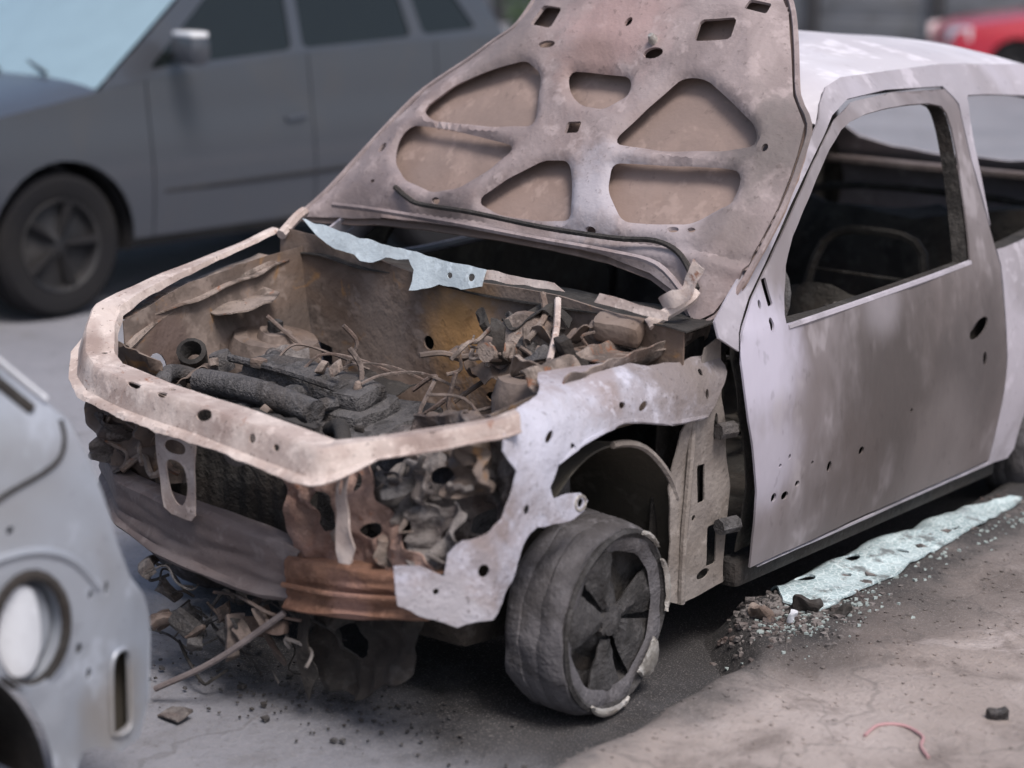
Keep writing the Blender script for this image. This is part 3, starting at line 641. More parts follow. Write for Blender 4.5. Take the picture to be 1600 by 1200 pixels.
grid('bumper_beam_end', beam_fn([(.205, .148, .412, .285), (.35, .15, .425, .305), (.50, .155, .440, .335), (.645, .165, .462, .368)], .07), 40, 37, 'rust', car, .004)
tube('bumper_seam', [(.205, .142, .35), (.35, .144, .363), (.5, .149, .387), (.645, .159, .415)], .007, 'rust', car)
# ---- engine bay
fw_x = lambda x, z: Vector((x, 1.03+.03*nz(x, z, 0, 3)+.02*sin(x*9)*(.5 if z > .6 else 1)-.14*max(0, .62-z), z))
sheet('firewall', [(-.56, .36), (.36, .36), (.36, .66), (.70, .70), (.70, .90), (.3, .93), (-.2, .93), (-.74, 1.0), (-.74, .70), (-.56, .66)], [ell(-.15, .74, .02, .02), ell(.08, .62, .03, .015), ell(.40, .66, .03, .03)], fw_x, 'bay', car, .035, .006)
# cowl: pale strip with torn lower edge, then a pinkish strip to the left side
COWL = [(-.66, 1.030), (-.40, 1.004), (-.177, .988), (.075, .972), (.07, .93), (.0, .915), (-.081, .918), (-.15, .892), (-.185, .89), (-.182, .945), (-.21, .968), (-.30, .962), (-.34, .945), (-.39, .942), (-.42, .958), (-.50, .965), (-.58, .99)]
sheet('cowl_panel', jag(resample(COWL, .015), .006, 22), [ell(-.05, .945, .01, .008), ell(.03, .95, .012, .01)], lambda x, z: Vector((x, 1.0+.35*(z-.95)+.008*nz(x, z, 0, 9), z)), 'cowl', car, .018, .004)
sheet('cowl_strip', jag(resample([(.03, .975), (.30, .967), (.34, .95), (.05, .948)], .015), .005, 18), [], lambda x, z: Vector((x, 1.01+.3*(z-.95), z)), 'frame', car, .018, .004)
sheet('cowl_strip', jag(resample([(.46, .965), (.68, .945), (.68, .925), (.45, .94)], .015), .004, 18), [], lambda x, z: Vector((x, 1.0+.3*(z-.95), z)), 'frame', car, .018, .004)
sheet('scuttle', [(-.72, 1.02), (.72, 1.02), (.70, 1.26), (-.70, 1.26)], [], lambda x, y: Vector((x, y, .905-.04*(y-1.02)+.01*nz(x, y, 0, 6)+.04*(-x if x < 0 else 0))), 'soot', car, .06, .004)
# inner wings and strut towers
def wing(s):
    def f(y, z): return Vector((s*(.60+.02*nz(y, z, s, 4)+(.14*(z-.5) if s < 0 else 0)), y, z))
    return f
sheet('inner_wing', [(.34, .655), (1.03, .655), (1.03, .80), (.6, .80), (.36, .77)], [ell(.5, .72, .05, .02)], wing(1), 'bay', car, .04, .004, True)
sheet('inner_wing', [(.30, .40), (1.03, .40), (1.03, .95), (.6, .90), (.36, .83)], [ell(.45, .68, .04, .05), ell(.52, .58, .03, .03)], wing(-1), 'bay', car, .04, .004)
for s, zt, nm in ((1, .785, 'bay'), (-1, .735, 'bay')):
    lathe('strut_tower', [(.15 if s > 0 else .14, -.11), (.145 if s > 0 else .135, -.08), (.14, -.04) if s > 0 else (.13, -.03), (.12, .0), (.085, .004), (.07, -.006), (.055, -.004), (.045, .018), (.02, .024), (.001, .024)], (s*(.46 if s > 0 else .53), .80, zt), (s*-.12, .0, 1), nm, car, 26, .008, s)
lathe('strut_nut', [(.022, 0), (.022, .03), (.012, .035), (.001, .036)], (-.52, .79, .752), (0, 0, 1), 'rim', car, 8)
# engine: blackened block, head with cover, manifold runners, pulleys
eng = box('engine_block', (-.14, .62, .50), (.52, .34, .30), 'engine', car, rot=(.05, .06, .05), bev=.03, cuts=9, wob=.022, seed=1, f=9)
box('cylinder_head', (-.17, .60, .655), (.46, .19, .06), 'engine', car, rot=(.12, .08, .06), bev=.02, cuts=9, wob=.012, seed=2, f=14)
cov = box('rocker_cover', (-.17, .605, .700), (.42, .13, .05), 'engine', car, rot=(.12, .08, .06), bev=.018, cuts=9, wob=.012, seed=3, f=16)
for k in range(6): tube('cover_rib', [(-.35+.075*k, .55, .722-.006*k), (-.35+.075*k, .605, .733-.006*k), (-.35+.075*k, .66, .728-.006*k)], .006, 'engine', cov, 3, 6)
for k in range(4):
    x = -.36+.11*k
    tube('intake_runner', [(x, .55, .675), (x+.01, .48, .69-.01*(k % 2)), (x+.02, .42, .65), (x+.02, .40, .56)], .018+.004*(k % 3), 'engine', car, 5, 9)
    tube('plug_lead', [(x+.03, .61, .72), (x+.06, .66, .77-.01*k), (x+.12, .74, .74), (x+.2, .80, .70)], .004, 'wire', car, 6, 5)
    lathe('injector', [(.012, 0), (.014, .015), (.009, .03), (.001, .035)], (x+.02, .56+.015*k, .695), (.1, .1, 1), 'bay_pale' if k in (1, 3) else 'engine', car, 10, .004)
tube('intake_plenum', [(-.42, .43, .69), (-.2, .425, .70), (.02, .43, .68)], .034, 'engine', car, 6, 12)
tube('radiator_hose', [(-.48, .52, .66), (-.52, .42, .70), (-.45, .32, .68), (-.40, .26, .62)], .022, 'engine', car, 6, 10)
tube('radiator_hose', [(.05, .45, .64), (.14, .40, .67), (.22, .32, .64), (.18, .25, .60)], .020, 'soot', car, 6, 10)
tube('fuel_rail', [(-.42, .535, .735), (-.2, .53, .735), (0, .52, .725)], .011, 'engine', car)
lathe('pulley', [(.001, 0), (.03, .0), (.035, .01), (.07, .01), (.075, .02), (.07, .035), (.075, .05), (.06, .055)], (.13, .58, .52), (1, -.1, 0), 'engine', car, 22, .004)
lathe('alternator', [(.001, 0), (.05, .0), (.06, .015), (.06, .09), (.045, .105), (.001, .11)], (-.45, .47, .60), (1, .2, .1), 'engine', car, 20, .008)
lathe('oil_cap', [(.001, .05), (.028, .05), (.034, .03), (.034, 0)], (-.47, .56, .69), (-.2, -.3, 1), 'engine', car, 14, .006)
lathe('coolant_neck', [(.036, -.02), (.04, .05), (.028, .055), (.02, .0)], (-.585, .55, .70), (.5, -.6, .7), 'soot', car, 14, .004)
box('gearbox', (.28, .64, .47), (.34, .30, .24), 'engine', car, rot=(0, .1, 0), bev=.05, cuts=5, wob=.05, seed=6, f=9)
cr6 = crump(6., .03)
sheet('battery_tray', jag(resample([(.20, .42), (.50, .42), (.52, .62), (.22, .64)], .03), .012, 9), [ell(.3, .5, .02, .012)], lambda x, y: Vector((x, y, .66+.03*nz(x, y, 0, 8)+.02*nz(x, y, 1, 20))), 'crumple', car, .02, .004)
sheet('heat_shield', jag(resample([(-.10, .74), (.30, .74), (.28, .98), (-.16, .98)], .03), .012, 9), [], lambda x, y: Vector((x, y, .52+.18*(y-.74)+.03*nz(x, y, 0, 6)+.015*nz(x, y, 1, 18))), 'bay', car, .025, .004)
sheet('air_box_remnant', jag(resample([(-.50, .72), (-.18, .74), (-.14, .96), (-.5, .98)], .03), .02, 9), [], lambda x, y: Vector((x, y, .58+.25*(y-.74)+.03*nz(x, y, 0, 6)+.02*nz(x, y, 1, 18))), 'soot', car, .025, .004)
rnd = random.Random(31)
for k in range(8):
    box('engine_fragment', (rnd.uniform(-.46, .40), rnd.uniform(.36, .75), rnd.uniform(.60, .70)), (rnd.uniform(.02, .05), rnd.uniform(.01, .04), rnd.uniform(.01, .03)), rnd.choice(['engine', 'bay', 'soot', 'crumple']), car,
        rot=(rnd.uniform(-1, 1), rnd.uniform(-1, 1), rnd.uniform(-1, 1)), bev=.005, cuts=3, wob=.012, seed=k)
for k, (x, y, z) in enumerate(((-.30, .52, .745), (-.12, .60, .74), (-.06, .58, .75), (-.44, .50, .73))):
    box('pale_lump', (x, y, z), (.026, .03, .018), 'bay_pale', car, rot=(k, k*.4, .3), bev=.005, cuts=4, wob=.028, seed=k+40)
# brake booster, master cylinder, wiper linkage and pipes at the back left of the bay
lathe('brake_booster', [(.001, .09), (.03, .085), (.05, .06), (.095, .045), (.105, .02), (.10, -.01), (.06, -.04), (.001, -.05)], (.30, .93, .80), (.05, -1, .15), 'bay_pale', car, 26, .006)
tube('master_cylinder', [(.30, .86, .81), (.31, .74, .83)], .026, 'bay_pale', car, 0, 10)
tube('brace_bar', [(.36, .96, .94), (.43, .87, .885), (.50, .76, .835)], .009, 'frame', car)
tube('brace_bar', [(.30, .97, .945), (.35, .92, .90), (.36, .84, .85)], .009, 'bay_pale', car)
scrap_tubes('wiring', 9, (.22, .72, .78), (.50, .98, .86), .005, 'bay_pale', 21, .13)
scrap_tubes('wiring', 14, (.10, .70, .70), (.52, .98, .84), .006, 'bay', 23, .16)
for k in range(14):
    box('bracket', (.18+.026*k, .78+.2*((k*7)%5)/5, .80+.07*((k*3)%4)/4), (.05+.03*(k%3), .02+.02*(k%2), .03), ('bay', 'soot', 'engine', 'bay')[k%4], car, rot=(k*.7, k*.9, k*1.3), bev=.004, cuts=3, wob=.03, seed=k+120, f=16)
scrap_tubes('wiring', 8, (-.60, .45, .68), (.45, .9, .74), .006, 'wire', 22, .22)
for k, (x0, x1, y0, y1, z0, mt) in enumerate(((.16, .36, .76, .92, .76, 'bay'), (.30, .50, .86, 1.0, .86, 'bay'), (.22, .40, .90, 1.0, .90, 'soot'), (.40, .52, .70, .84, .80, 'bay_pale'), (-.02, .22, .66, .80, .60, 'crumple'), (.26, .5, .42, .6, .69, 'bay'), (-.60, -.46, .40, .56, .68, 'bay'), (-.50, -.30, .66, .80, .70, 'crumple'))):
    xm, ym = (x0+x1)/2, (y0+y1)/2
    sheet('crumpled_panel', jag(resample(ell(xm, ym, (x1-x0)/2, (y1-y0)/2, k*.4, 10), .014), .03, 11, k+5), [ell(xm+.02, ym, .018, .010, k)],
          lambda x, y: Vector((x+.015*nz(x, y, 3, 14, k), y+.015*nz(x, y, 5, 14, k), z0+.06*nz(x, y, 0, 9, k)+.04*nz(x, y, 1, 22, k))), mt, car, .012, .003)
sheet('tray_arc', jag(resample([(.46, .84), (.62, .84), (.66, 1.1), (.48, 1.1)], .03), .006, 9), [ell(.56, .98, .03, .02)], lambda x, y: Vector((x, y, .835+.5*(x-.55)**2+.06*(y-.9)+.008*nz(x, y, 0, 11))), 'bay_pale', car, .02, .004)
box('wiper_motor', (.53, 1.0, .885), (.12, .09, .05), 'bay', car, rot=(.2, .1, .3), bev=.015, cuts=3, wob=.02, seed=4)
sheet('wing_plate', jag(resample([(-.70, .66), (-.56, .66), (-.54, .80), (-.60, .88), (-.71, .86)], .02), .012, 12), [ell(-.63, .76, .014, .01)], lambda x, y: Vector((x, y, .815+.14*(y-.66)+.014*nz(x, y, 0, 12))), 'bay_pale', car, .02, .004)
tube('bay_edge', [(-.62, .35, .76), (-.655, .5, .82), (-.67, .72, .87), (-.68, .95, .92)], .012, 'bay_pale', car)
sheet('wing_shelf', jag(resample([(.38, -.79), (.98, -.80), (.98, -.66), (.6, -.62), (.40, -.66)], .03), .01, 8), [ell(.55, -.69, .05, .02), ell(.8, -.72, .03, .02)], lambda y, x: Vector((x, y, .815+.17*(y-.38)+.012*nz(x, y, 0, 9))), 'bay_pale', car, .025, .004)
# ---- bonnet, thrown back against the windscreen opening
HO = Vector((0, 1.14, .95)); ph = radians(125); HD = Vector((0, -cos(ph), sin(ph))); HN = Vector((0, -sin(ph), -cos(ph)))   # HN: underside, to the front
def hood_map(lift, seed=0., rearcurl=True):
    def f(l, a):
        c = -.06*(l*l)*.6
        side = max(0, abs(l-.05*a)-.62); c += side*side*.9
        c2 = 0.
        return HO+Vector((1, 0, 0))*l+HD*a+HN*(lift+c+c2+.005*nz(l, a, 0, 5, seed)+.003*nz(l, a, 0, 14, seed))
    return f
HOUT = [(-.864, .064), (-.807, .175), (-.75, .315), (-.691, .455), (-.625, .564), (-.505, .673), (-.428, .746), (-.372, .79), (-.352, .857), (-.34, .95), (-.22, 1.0), (.1, 1.02), (.40, 1.01), (.50, .96), (.555, .893),
        (.615, .77), (.672, .643), (.745, .555), (.762, .459), (.766, .31), (.738, .105), (.695, -.007), (.636, -.047), (.56, .020), (.45, .066), (.3, .092), (.1, .104), (-.084, .108), (-.35, .110), (-.588, .105), (-.72, .088)]
HH = {1: [(-.557, .481), (-.479, .568), (-.36, .622), (-.243, .658), (-.17, .62), (-.115, .46), (-.25, .445), (-.502, .449)],
      2: [(-.574, .417), (-.428, .414), (-.150, .380), (-.20, .31), (-.277, .24), (-.377, .217), (-.50, .245), (-.575, .30), (-.595, .37)],
      3: [(-.188, .203), (-.107, .282), (-.02, .345), (.065, .352), (.10, .30), (.150, .19), (.05, .178), (-.10, .178)],
      4: [(-.063, .633), (.151, .63), (.165, .585), (.11, .532), (.031, .536), (-.026, .571)],
      5: [(.195, .43), (.256, .534), (.329, .642), (.4, .641), (.494, .587), (.602, .519), (.628, .473), (.545, .447), (.35, .425)],
      6: [(.223, .360), (.40, .372), (.569, .386), (.622, .38), (.626, .306), (.539, .225), (.43, .210), (.326, .205), (.244, .285)]}
hh = [offs(chaikin(resample(p, .05), 2), .006) for p in HH.values()]
small = [rrect(.043, .455, .024, .018, .1), ell(-.174, .711, .030, .012, .1), ell(.21, .704, .032, .016, .2), rrect(-.228, .806, .042, .036, -.1), rrect(.375, .794, .055, .036, .15), ell(-.648, .336, .014, .018), ell(-.346, .185, .016, .010),
         ell(.234, .162, .018, .008), ell(.50, .192, .018, .009), ell(.555, .198, .012, .007), ell(.614, .296, .020, .015, .5), ell(.666, .46, .008, .012), rrect(.464, .885, .03, .018), ell(.08, .80, .012, .016), ell(-.05, .92, .05, .02), ell(.56, .245, .008, .006), ell(-.62, .22, .008, .006)]
hood = sheet('bonnet', HOUT, [], hood_map(-.056, 2.), 'hood_skin', car, .03, .006)
hood['label'] = 'scorched bonnet standing open, underside ribs showing'
hf = hood_map(0., 2.)
def hood_frame(l, a):
    d = 1.
    p = hf(l, a)
    # pressed rim: outer band lies lower towards the skin, ribs proud
    def edge_d(P):
        best = 9
        for i in range(len(P)):
            ax, ay = P[i]; bx, by = P[(i+1) % len(P)]; vx, vy = bx-ax, by-ay; t = max(0, min(1, ((l-ax)*vx+(a-ay)*vy)/(vx*vx+vy*vy+1e-9)))
            best = min(best, hypot(l-ax-vx*t, a-ay-vy*t))
        return best
    eo = edge_d(HOUT); eh = min(edge_d(h) for h in hh)
    lift = -.046*(1-min(1, eo/.11)**.8)            # falls to the skin at the rim
    lift += -.014*max(0, 1-eh/.020)**1.2             # rolled hole edges
    lift += .012*exp(-((a-.74)/.06)**2)*exp(-((l-.05)/.35)**2)
    if a < .17 and l > -.55: lift += .010*sin((a-.10)*90)*exp(-((a-.13)/.04)**2)
    return p+HN*lift
hfm = sheet('inner_frame', offs(HOUT, -.012), hh+small, hood_frame, 'hood', hood, .016, .010, fine=.008)
tube('rear_seal_channel', [hf(l, a)+HN*.004 for l, a in ((-.51, .205), (-.44, .175), (-.374, .160), (-.179, .155), (.093, .141), (.34, .141), (.47, .150), (.56, .120), (.64, .04))], .008, 'soot', hood, 5, 6)
tube('rear_seal_rib', [hf(l, a)+HN*.004 for l, a in ((-.72, .12), (-.58, .125), (-.374, .120), (-.179, .115), (.093, .105), (.34, .100), (.50, .085), (.62, .012))], .009, 'hood', hood, 5, 6)
tube('bonnet_edge', [hf(l, a)+HN*(-.044) for l, a in HOUT[:10]], .008, 'hood', hood, 3, 6)
tube('bonnet_edge', [hf(l, a)+HN*(-.044) for l, a in HOUT[12:23]], .008, 'hood', hood, 3, 6)
lathe('bonnet_latch', [(.012, 0), (.014, .02), (.008, .035), (.001, .036)], tuple(hf(.20, .735)), tuple(HN+Vector((0, 0, .4))), 'rim_bright', hood, 10)
for s, P in ((1, [(.60, 1.02, .90), (.66, 1.10, .955), (.665, 1.13, .975)]), (-1, [(-.72, 1.0, .98), (-.74, 1.08, 1.02), (-.76, 1.13, 1.03)])):
    tube('bonnet_hinge', P, .016, 'frame', car)
# torn rag of metal by the right-hand bonnet corner
sheet('hinge_rag', jag(resample([(.62, .93), (.70, .97), (.735, 1.05), (.705, 1.07), (.675, 1.0), (.60, .96)], .012), .01, 25), [], lambda x, z: Vector((x, 1.06+.02*nz(x, z, 0, 16), z)), 'frame', car, .014, .003)

# ---- things hanging below the front
rod = tube('drooping_rod', [(-.13, .02, .03), (.03, .08, .13), (.20, .15, .275)], .008, 'beam', car)
tube('steering_rack', [(-.62, .80, .20), (.62, .80, .20)], .03, 'soot', car, 0, 10)
box('subframe', (0, .62, .21), (1.0, .34, .09), 'soot', car, bev=.03, cuts=3, wob=.02, seed=3)
cr7 = crump(9., .05)
sheet('undertray_remnant', jag(resample([(.18, .30), (.56, .36), (.54, .20), (.36, .08), (.24, .06), (.20, .18)], .02), .02, 9), [ell(.35, .22, .03, .05)], lambda x, z: cr7(x, z, .24), 'soot', car, .016, .004)
sheet('hanging_strip', jag(resample([(.20, .30), (.25, .30), (.27, .12), (.235, .05), (.215, .14)], .015), .01, 20), [], lambda x, z: Vector((x, .18+.03*nz(x, z, 0, 9), z)), 'soot', car, .012, .003)
rnd = random.Random(5)
for k in range(26):
    x = rnd.uniform(-.30, .17); y = rnd.uniform(.12, .28); z = rnd.uniform(.10, .30); dx = rnd.uniform(-.14, .14)
    P = [Vector((x, y, z))]
    for q in range(4): P.append(P[-1]+Vector((dx*.5+rnd.uniform(-.05, .05), rnd.uniform(-.04, .04), rnd.uniform(-.05, .025))))
    for p in P: p.z = max(p.z, .012)
    tube('hanging_wire', P, rnd.uniform(.002, .0055), rnd.choice(['wire', 'engine', 'engine', 'soot', 'crumple']), car, 4, 5)
for k in range(22):
    x = rnd.uniform(-.30, .2); box('melted_scrap', (x, rnd.uniform(.12, .28), rnd.uniform(.13, .27)), (rnd.uniform(.03, .10), rnd.uniform(.01, .04), rnd.uniform(.02, .06)), rnd.choice(['wire', 'engine', 'crumple']), car,
                                   rot=(rnd.uniform(-1, 1), rnd.uniform(-1, 1), rnd.uniform(-1, 1)), bev=.004, cuts=2, wob=.025, seed=k+60)

# ============================================================ OTHER CARS (front to local -Y, root at the centre on the ground)
def clip_y(P, lo, hi):
    def half(P, c, s):
        out = []
        for i in range(len(P)):
            a, b = P[i], P[(i+1) % len(P)]; da, db = (a[0]-c)*s, (b[0]-c)*s
            if da >= 0: out.append(a)
            if da*db < 0: t = da/(da-db); out.append((c, a[1]+(b[1]-a[1])*t))
        return out
    return half(half(P, lo, 1), hi, -1)
def std_car(root, L, W, sill, top, arches, belt_y, roofz, cab, mat, seams, panes, wheelR=.31, plan=.16, trim='plastic', tumble=.22, res=.07, screen='darkglass', crown=.05):
    """top: outline (y,z) from front bottom over bonnet, belt, boot to rear bottom; cab: (y windscreen base, y roof front, y roof rear, y rear window base)"""
    h = L/2
    def hw(y, z):
        t = max(0, (abs(y)-(h-.75))/.75); w = W/2*(1-plan*t**2.2)
        return w-.02*(1-min(1, (z-sill)/.35))+.0-.10*max(0, z-.62)**1.5
    out = list(top)
    arc = []
    for (ya, ra) in reversed(arches): arc += [(ya+ra*cos(a), .06+wheelR*.8+ra*sin(a)*1.0) for a in [pi*k/16 for k in range(17)]]
    arc = [(y, max(z, sill)) for y, z in arc]
    outline = out+arc
    pieces = list(zip([-h-1]+seams, seams+[h+1])); names = ['wing', 'door', 'door', 'rear_quarter'] if len(seams) == 3 else ['wing', 'door', 'rear_quarter']
    sides = {}
    for s in (1, -1):
        mp = lambda y, z, s=s: Vector((s*(hw(y, z)+.012*sin(pi*min(1, max(0, (z-sill)/.7)))), y, z))
        for (a, b), nm in zip(pieces, names):
            P = clip_y(outline, a+.004, b-.004)
            o = sheet(nm, P, [], mp, mat, root, res, .004, s > 0); sides[(s, nm, a)] = o
            if nm == 'door': tube('door_handle', [mp(b-.20, .86 if top[3][1] < .95 else .98)+Vector((s*.012, 0, 0)), mp(b-.06, .87 if top[3][1] < .95 else .99)+Vector((s*.012, 0, 0))], .013, mat, o, 0, 6)
    i0 = min(i for i, p in enumerate(top) if p[0] >= cab[0]-1e-6); i1 = max(i for i, p in enumerate(top) if p[0] <= cab[3]+1e-6)
    def cap(pts, nm, par=None):
        n = len(pts)
        def fn(u, v):
            i = v*(n-1); k = min(int(i), n-2); t = i-k; y = pts[k][0]*(1-t)+pts[k+1][0]*t; z = pts[k][1]*(1-t)+pts[k+1][1]*t
            dy, dz = pts[k+1][0]-pts[k][0], pts[k+1][1]-pts[k][1]; q = hypot(dy, dz); ny, nzv = -dz/q, dy/q
            x = (u-.5)*2; c = crown*(1-x**4)
            return Vector((x*hw(y, z), y+ny*c, z+nzv*c))
        return grid(nm, fn, 20, n*3, mat, root)
    cap(top[:i0+1], 'bonnet_and_nose'); cap(top[i1:], 'tail')
    zb = lambda y: polyf([(p[0], p[1]) for p in top[2:-2]], y)
    yb0, yr0, yr1, yb1 = cab
    def cx(y, z):
        b = zb(min(max(y, yb0), yb1)); return hw(y, b)-.01-(z-b)*tumble
    cabp = [(yb0, zb(yb0)), (yr0, roofz-.03), (yr0+.25, roofz), (yr1-.2, roofz-.01), (yr1, roofz-.05), (yb1, zb(yb1))]
    base = [(y, zb(y)) for y in [yb1+(yb0-yb1)*k/8 for k in range(1, 8)]]
    for s in (1, -1):
        mp = lambda y, z, s=s: Vector((s*cx(y, z), y, z))
        cs = sheet('cabin_side', cabp+base, panes, mp, mat, root, res, .005, s > 0)
        for P in panes: sheet('window', offs(P, .008), [], lambda y, z, s=s: Vector((s*(cx(y, z)-.006), y, z)), 'darkglass', cs, .1, .003, s > 0)
    def scr(y0, z0, y1, z1, nm, mt):
        def fn(u, v):
            x = (u-.5)*2; y = y0+(y1-y0)*v; z = z0+(z1-z0)*v; c = .05*(1-x*x); return Vector((x*(cx(y, z)-.015), y+(-c if y0 < y1 else c), z+.01))
        return grid(nm, fn, 16, 8, mt, root)
    scr(yb0, zb(yb0), yr0, roofz-.03, 'windscreen', screen); scr(yb1, zb(yb1), yr1, roofz-.05, 'rear_window', 'darkglass')
    def rf(u, v):
        x = (u-.5)*2; y = yr0+(yr1-yr0)*v; z = polyf([(yr0, roofz-.03), (yr0+.25, roofz), (yr1-.2, roofz-.01), (yr1, roofz-.05)], y)
        return Vector((x*cx(y, z), y, z+.05*(1-x*x)))
    grid('roof', rf, 18, 16, mat, root)
    box('underbody', (0, 0, sill+.10), (W-.34, L-.9, .18), 'plastic', root, bev=.04)
    for s in (1, -1):
        for (ya, ra) in arches:
            grid('arch_liner', lambda u, v, s=s, ya=ya, ra=ra: Vector((s*(W/2-.03-.28*v), ya+(ra-.004)*cos(pi*u*1.1-.15), .06+wheelR*.8+(ra-.004)*sin(pi*u*1.1-.15))), 22, 3, 'plastic', root)
            wr = bpy.data.objects.new('wheel', None); COL.objects.link(wr); wr.parent = root; wr.location = (s*(W/2-.125), ya, wheelR)
            R = wheelR; Wd = .105
            lathe('tyre', [(R*.64, -Wd), (R*.9, -Wd), (R, -Wd*.75), (R, Wd*.75), (R*.92, Wd), (R*.68, Wd), (R*.64, Wd*.9)], (0, 0, 0), (s, 0, 0), 'rubber', wr, 36)
            rm = lathe('rim', [(R*.66, Wd*.88), (R*.64, Wd), (R*.6, Wd*.92), (R*.57, Wd*.5), (R*.2, Wd*.55), (R*.12, Wd*.75), (.001, Wd*.75)], (0, 0, 0), (s, 0, 0), 'plastic', wr, 36)
            for k in range(5):
                a = 2*pi*k/5
                grid('spoke', lambda u, v, a=a, s=s: Vector((s*(Wd*.72+.02*sin(pi*v)+.01*u), (R*.1+R*.5*u)*cos(a+(v-.5)*(.55-.25*u)), (R*.1+R*.5*u)*sin(a+(v-.5)*(.55-.25*u)))), 5, 5, 'rubber', rm, .004)
    return hw, cx, zb

# ---- dark grey car passing behind, heading to the left of the photo
dk = thing('passing_car', 'dark grey car driving past behind the open bonnet', 'car', (-5.0, 4.05, 0))
hwd, cxd, zbd = std_car(dk, 4.6, 1.8, .24,
    [(-2.22, .26), (-2.29, .50), (-2.24, .72), (-2.08, .88), (-1.75, .97), (-1.1, 1.07), (-.62, 1.13), (.0, 1.18), (.8, 1.215), (1.5, 1.23), (1.95, 1.22), (2.2, 1.15), (2.27, .8), (2.24, .4), (2.15, .28)],
    [(-1.36, .42), (1.32, .42)], None, 1.72, (-1.1, -.25, 1.6, 1.95), 'dark_paint', [-.82, .28, 1.28],
    [chaikin(resample([(-.78, 1.16), (-.22, 1.60), (-.1, 1.64), (.18, 1.66), (.18, 1.215)], .09), 2), chaikin(resample([(.26, 1.22), (.26, 1.66), (1.0, 1.645), (1.10, 1.25)], .09), 2), chaikin(resample([(1.20, 1.26), (1.1, 1.63), (1.4, 1.6), (1.66, 1.28)], .09), 2)], .35, .14, screen='screen')
mir = box('mirror', (1.03, -.66, 1.26), (.22, .12, .15), 'dark_paint', dk, rot=(0, 0, -.2), bev=.045)
box('mirror_glint', (1.04, -.67, 1.335), (.20, .10, .03), 'lampglass', mir, rot=(0, 0, -.2), bev=.015)  # white strip added as a painted sky glint on the mirror top
tube('mirror_arm', [(.86, -.62, 1.22), (.96, -.65, 1.24)], .03, 'plastic', dk, 0)
tube('side_rub_strip', [(.905, -.75, .56), (.915, .2, .57), (.905, 1.2, .58)], .014, 'plastic', dk, 4, 6)
for s in (1, -1):
    grid('headlight', lambda u, v, s=s: Vector((s*(.50+.30*u), -2.19+.10*u*u, .66+.14*v)), 8, 5, 'lampglass', dk, .02)
    tube('wiper', [(s*.2+.25, -1.1, 1.135), (s*.2-.2, -.95, 1.20)], .008, 'plastic', dk, 0, 5)
# ---- red car behind, mostly hidden by the burnt car's roof
rd = thing('red_car', 'glossy red car far off behind the burnt car, its nose showing above the roof', 'car', (-6.75, 20.35, 0), -.863)
std_car(rd, 4.0, 1.68, .2,
    [(-1.95, .25), (-2.0, .5), (-1.96, .66), (-1.8, .76), (-1.4, .83), (-.85, .90), (-.4, .93), (.2, .95), (1.0, .97), (1.6, .98), (1.85, .92), (1.96, .7), (1.95, .4), (1.9, .25)],
    [(-1.25, .34), (1.2, .34)], None, 1.36, (-.85, -.2, 1.3, 1.75), 'red_paint', [-.65, .5],
    [chaikin([(-.5, .99), (-.1, 1.27), (.05, 1.30), (.45, 1.31), (.45, 1.0)], 1), chaikin([(.55, 1.0), (.55, 1.30), (1.15, 1.28), (1.4, 1.03)], 1)], .29)
for s in (1, -1): grid('headlight', lambda u, v, s=s: Vector((s*(.50+.30*u), -2.03+.22*u*u, .56+.16*v+.03*u)), 10, 5, 'lampglass', rd, .02)
tube('roof_drip_rail', [(-.60, -.1, 1.365), (-.585, .5, 1.385), (-.58, 1.2, 1.37)], .016, 'chrome', rd)

# ---- scorched silver car standing nose to nose / tail to nose in front of the wreck
sv = thing('scorched_silver_car', 'scorched silver car close in front of the wreck, only its rear corner showing', 'car', (-.28, -2.4, 0), worldspace=True)
SVP = [(-.44, .30), (-.435, .47), (-.455, .54), (-.505, .60), (-.54, .68), (-.57, .78), (-.605, .87), (-.65, .955), (-.70, 1.0)]      # tail outline, going up (y,z)
def sx(y, z):
    t = max(0, (y+.80)/.36); x = .50-.07*t**2.2
    x += .012*sin(pi*min(1, max(0, (z-.3)/.6)))
    # wheel arch flare and swage above it
    d = hypot(y+1.10, z-.24); x += .022*exp(-((d-.40)/.05)**2)
    if z > .93: x -= (z-.93)*.30
    return x
def smap(sgn, ins=0.): return lambda y, z: Vector((-.28+sgn*(sx(y, z)+.28-ins), y, z))
SOUT = [(-.54, .235), (-.475, .24), (-.445, .29)]+SVP[1:]+[(-.80, 1.10), (-1.02, 1.33), (-1.2, 1.42), (-2.6, 1.45), (-3.05, 1.33), (-3.5, .97), (-3.8, .90), (-4.2, .74), (-4.3, .5), (-4.25, .28), (-3.95, .24)] + \
       [(-3.62+.35*cos(pi-pi*k/12), .24+.35*sin(pi*k/12)) for k in range(13)]+[(-3.2, .19), (-1.5, .19)]+[(-1.10+.37*cos(pi-pi*k/16), .235+.37*sin(pi*k/16)) for k in range(17)]+[(-.70, .24), (-.66, .285), (-.61, .275)]
QW = chaikin([(-1.02, 1.05), (-1.15, 1.28), (-1.3, 1.35), (-1.9, 1.37), (-1.9, 1.0)], 1); FW = chaikin([(-2.0, 1.0), (-2.0, 1.37), (-2.6, 1.36), (-2.9, 1.25), (-3.2, .98)], 1)
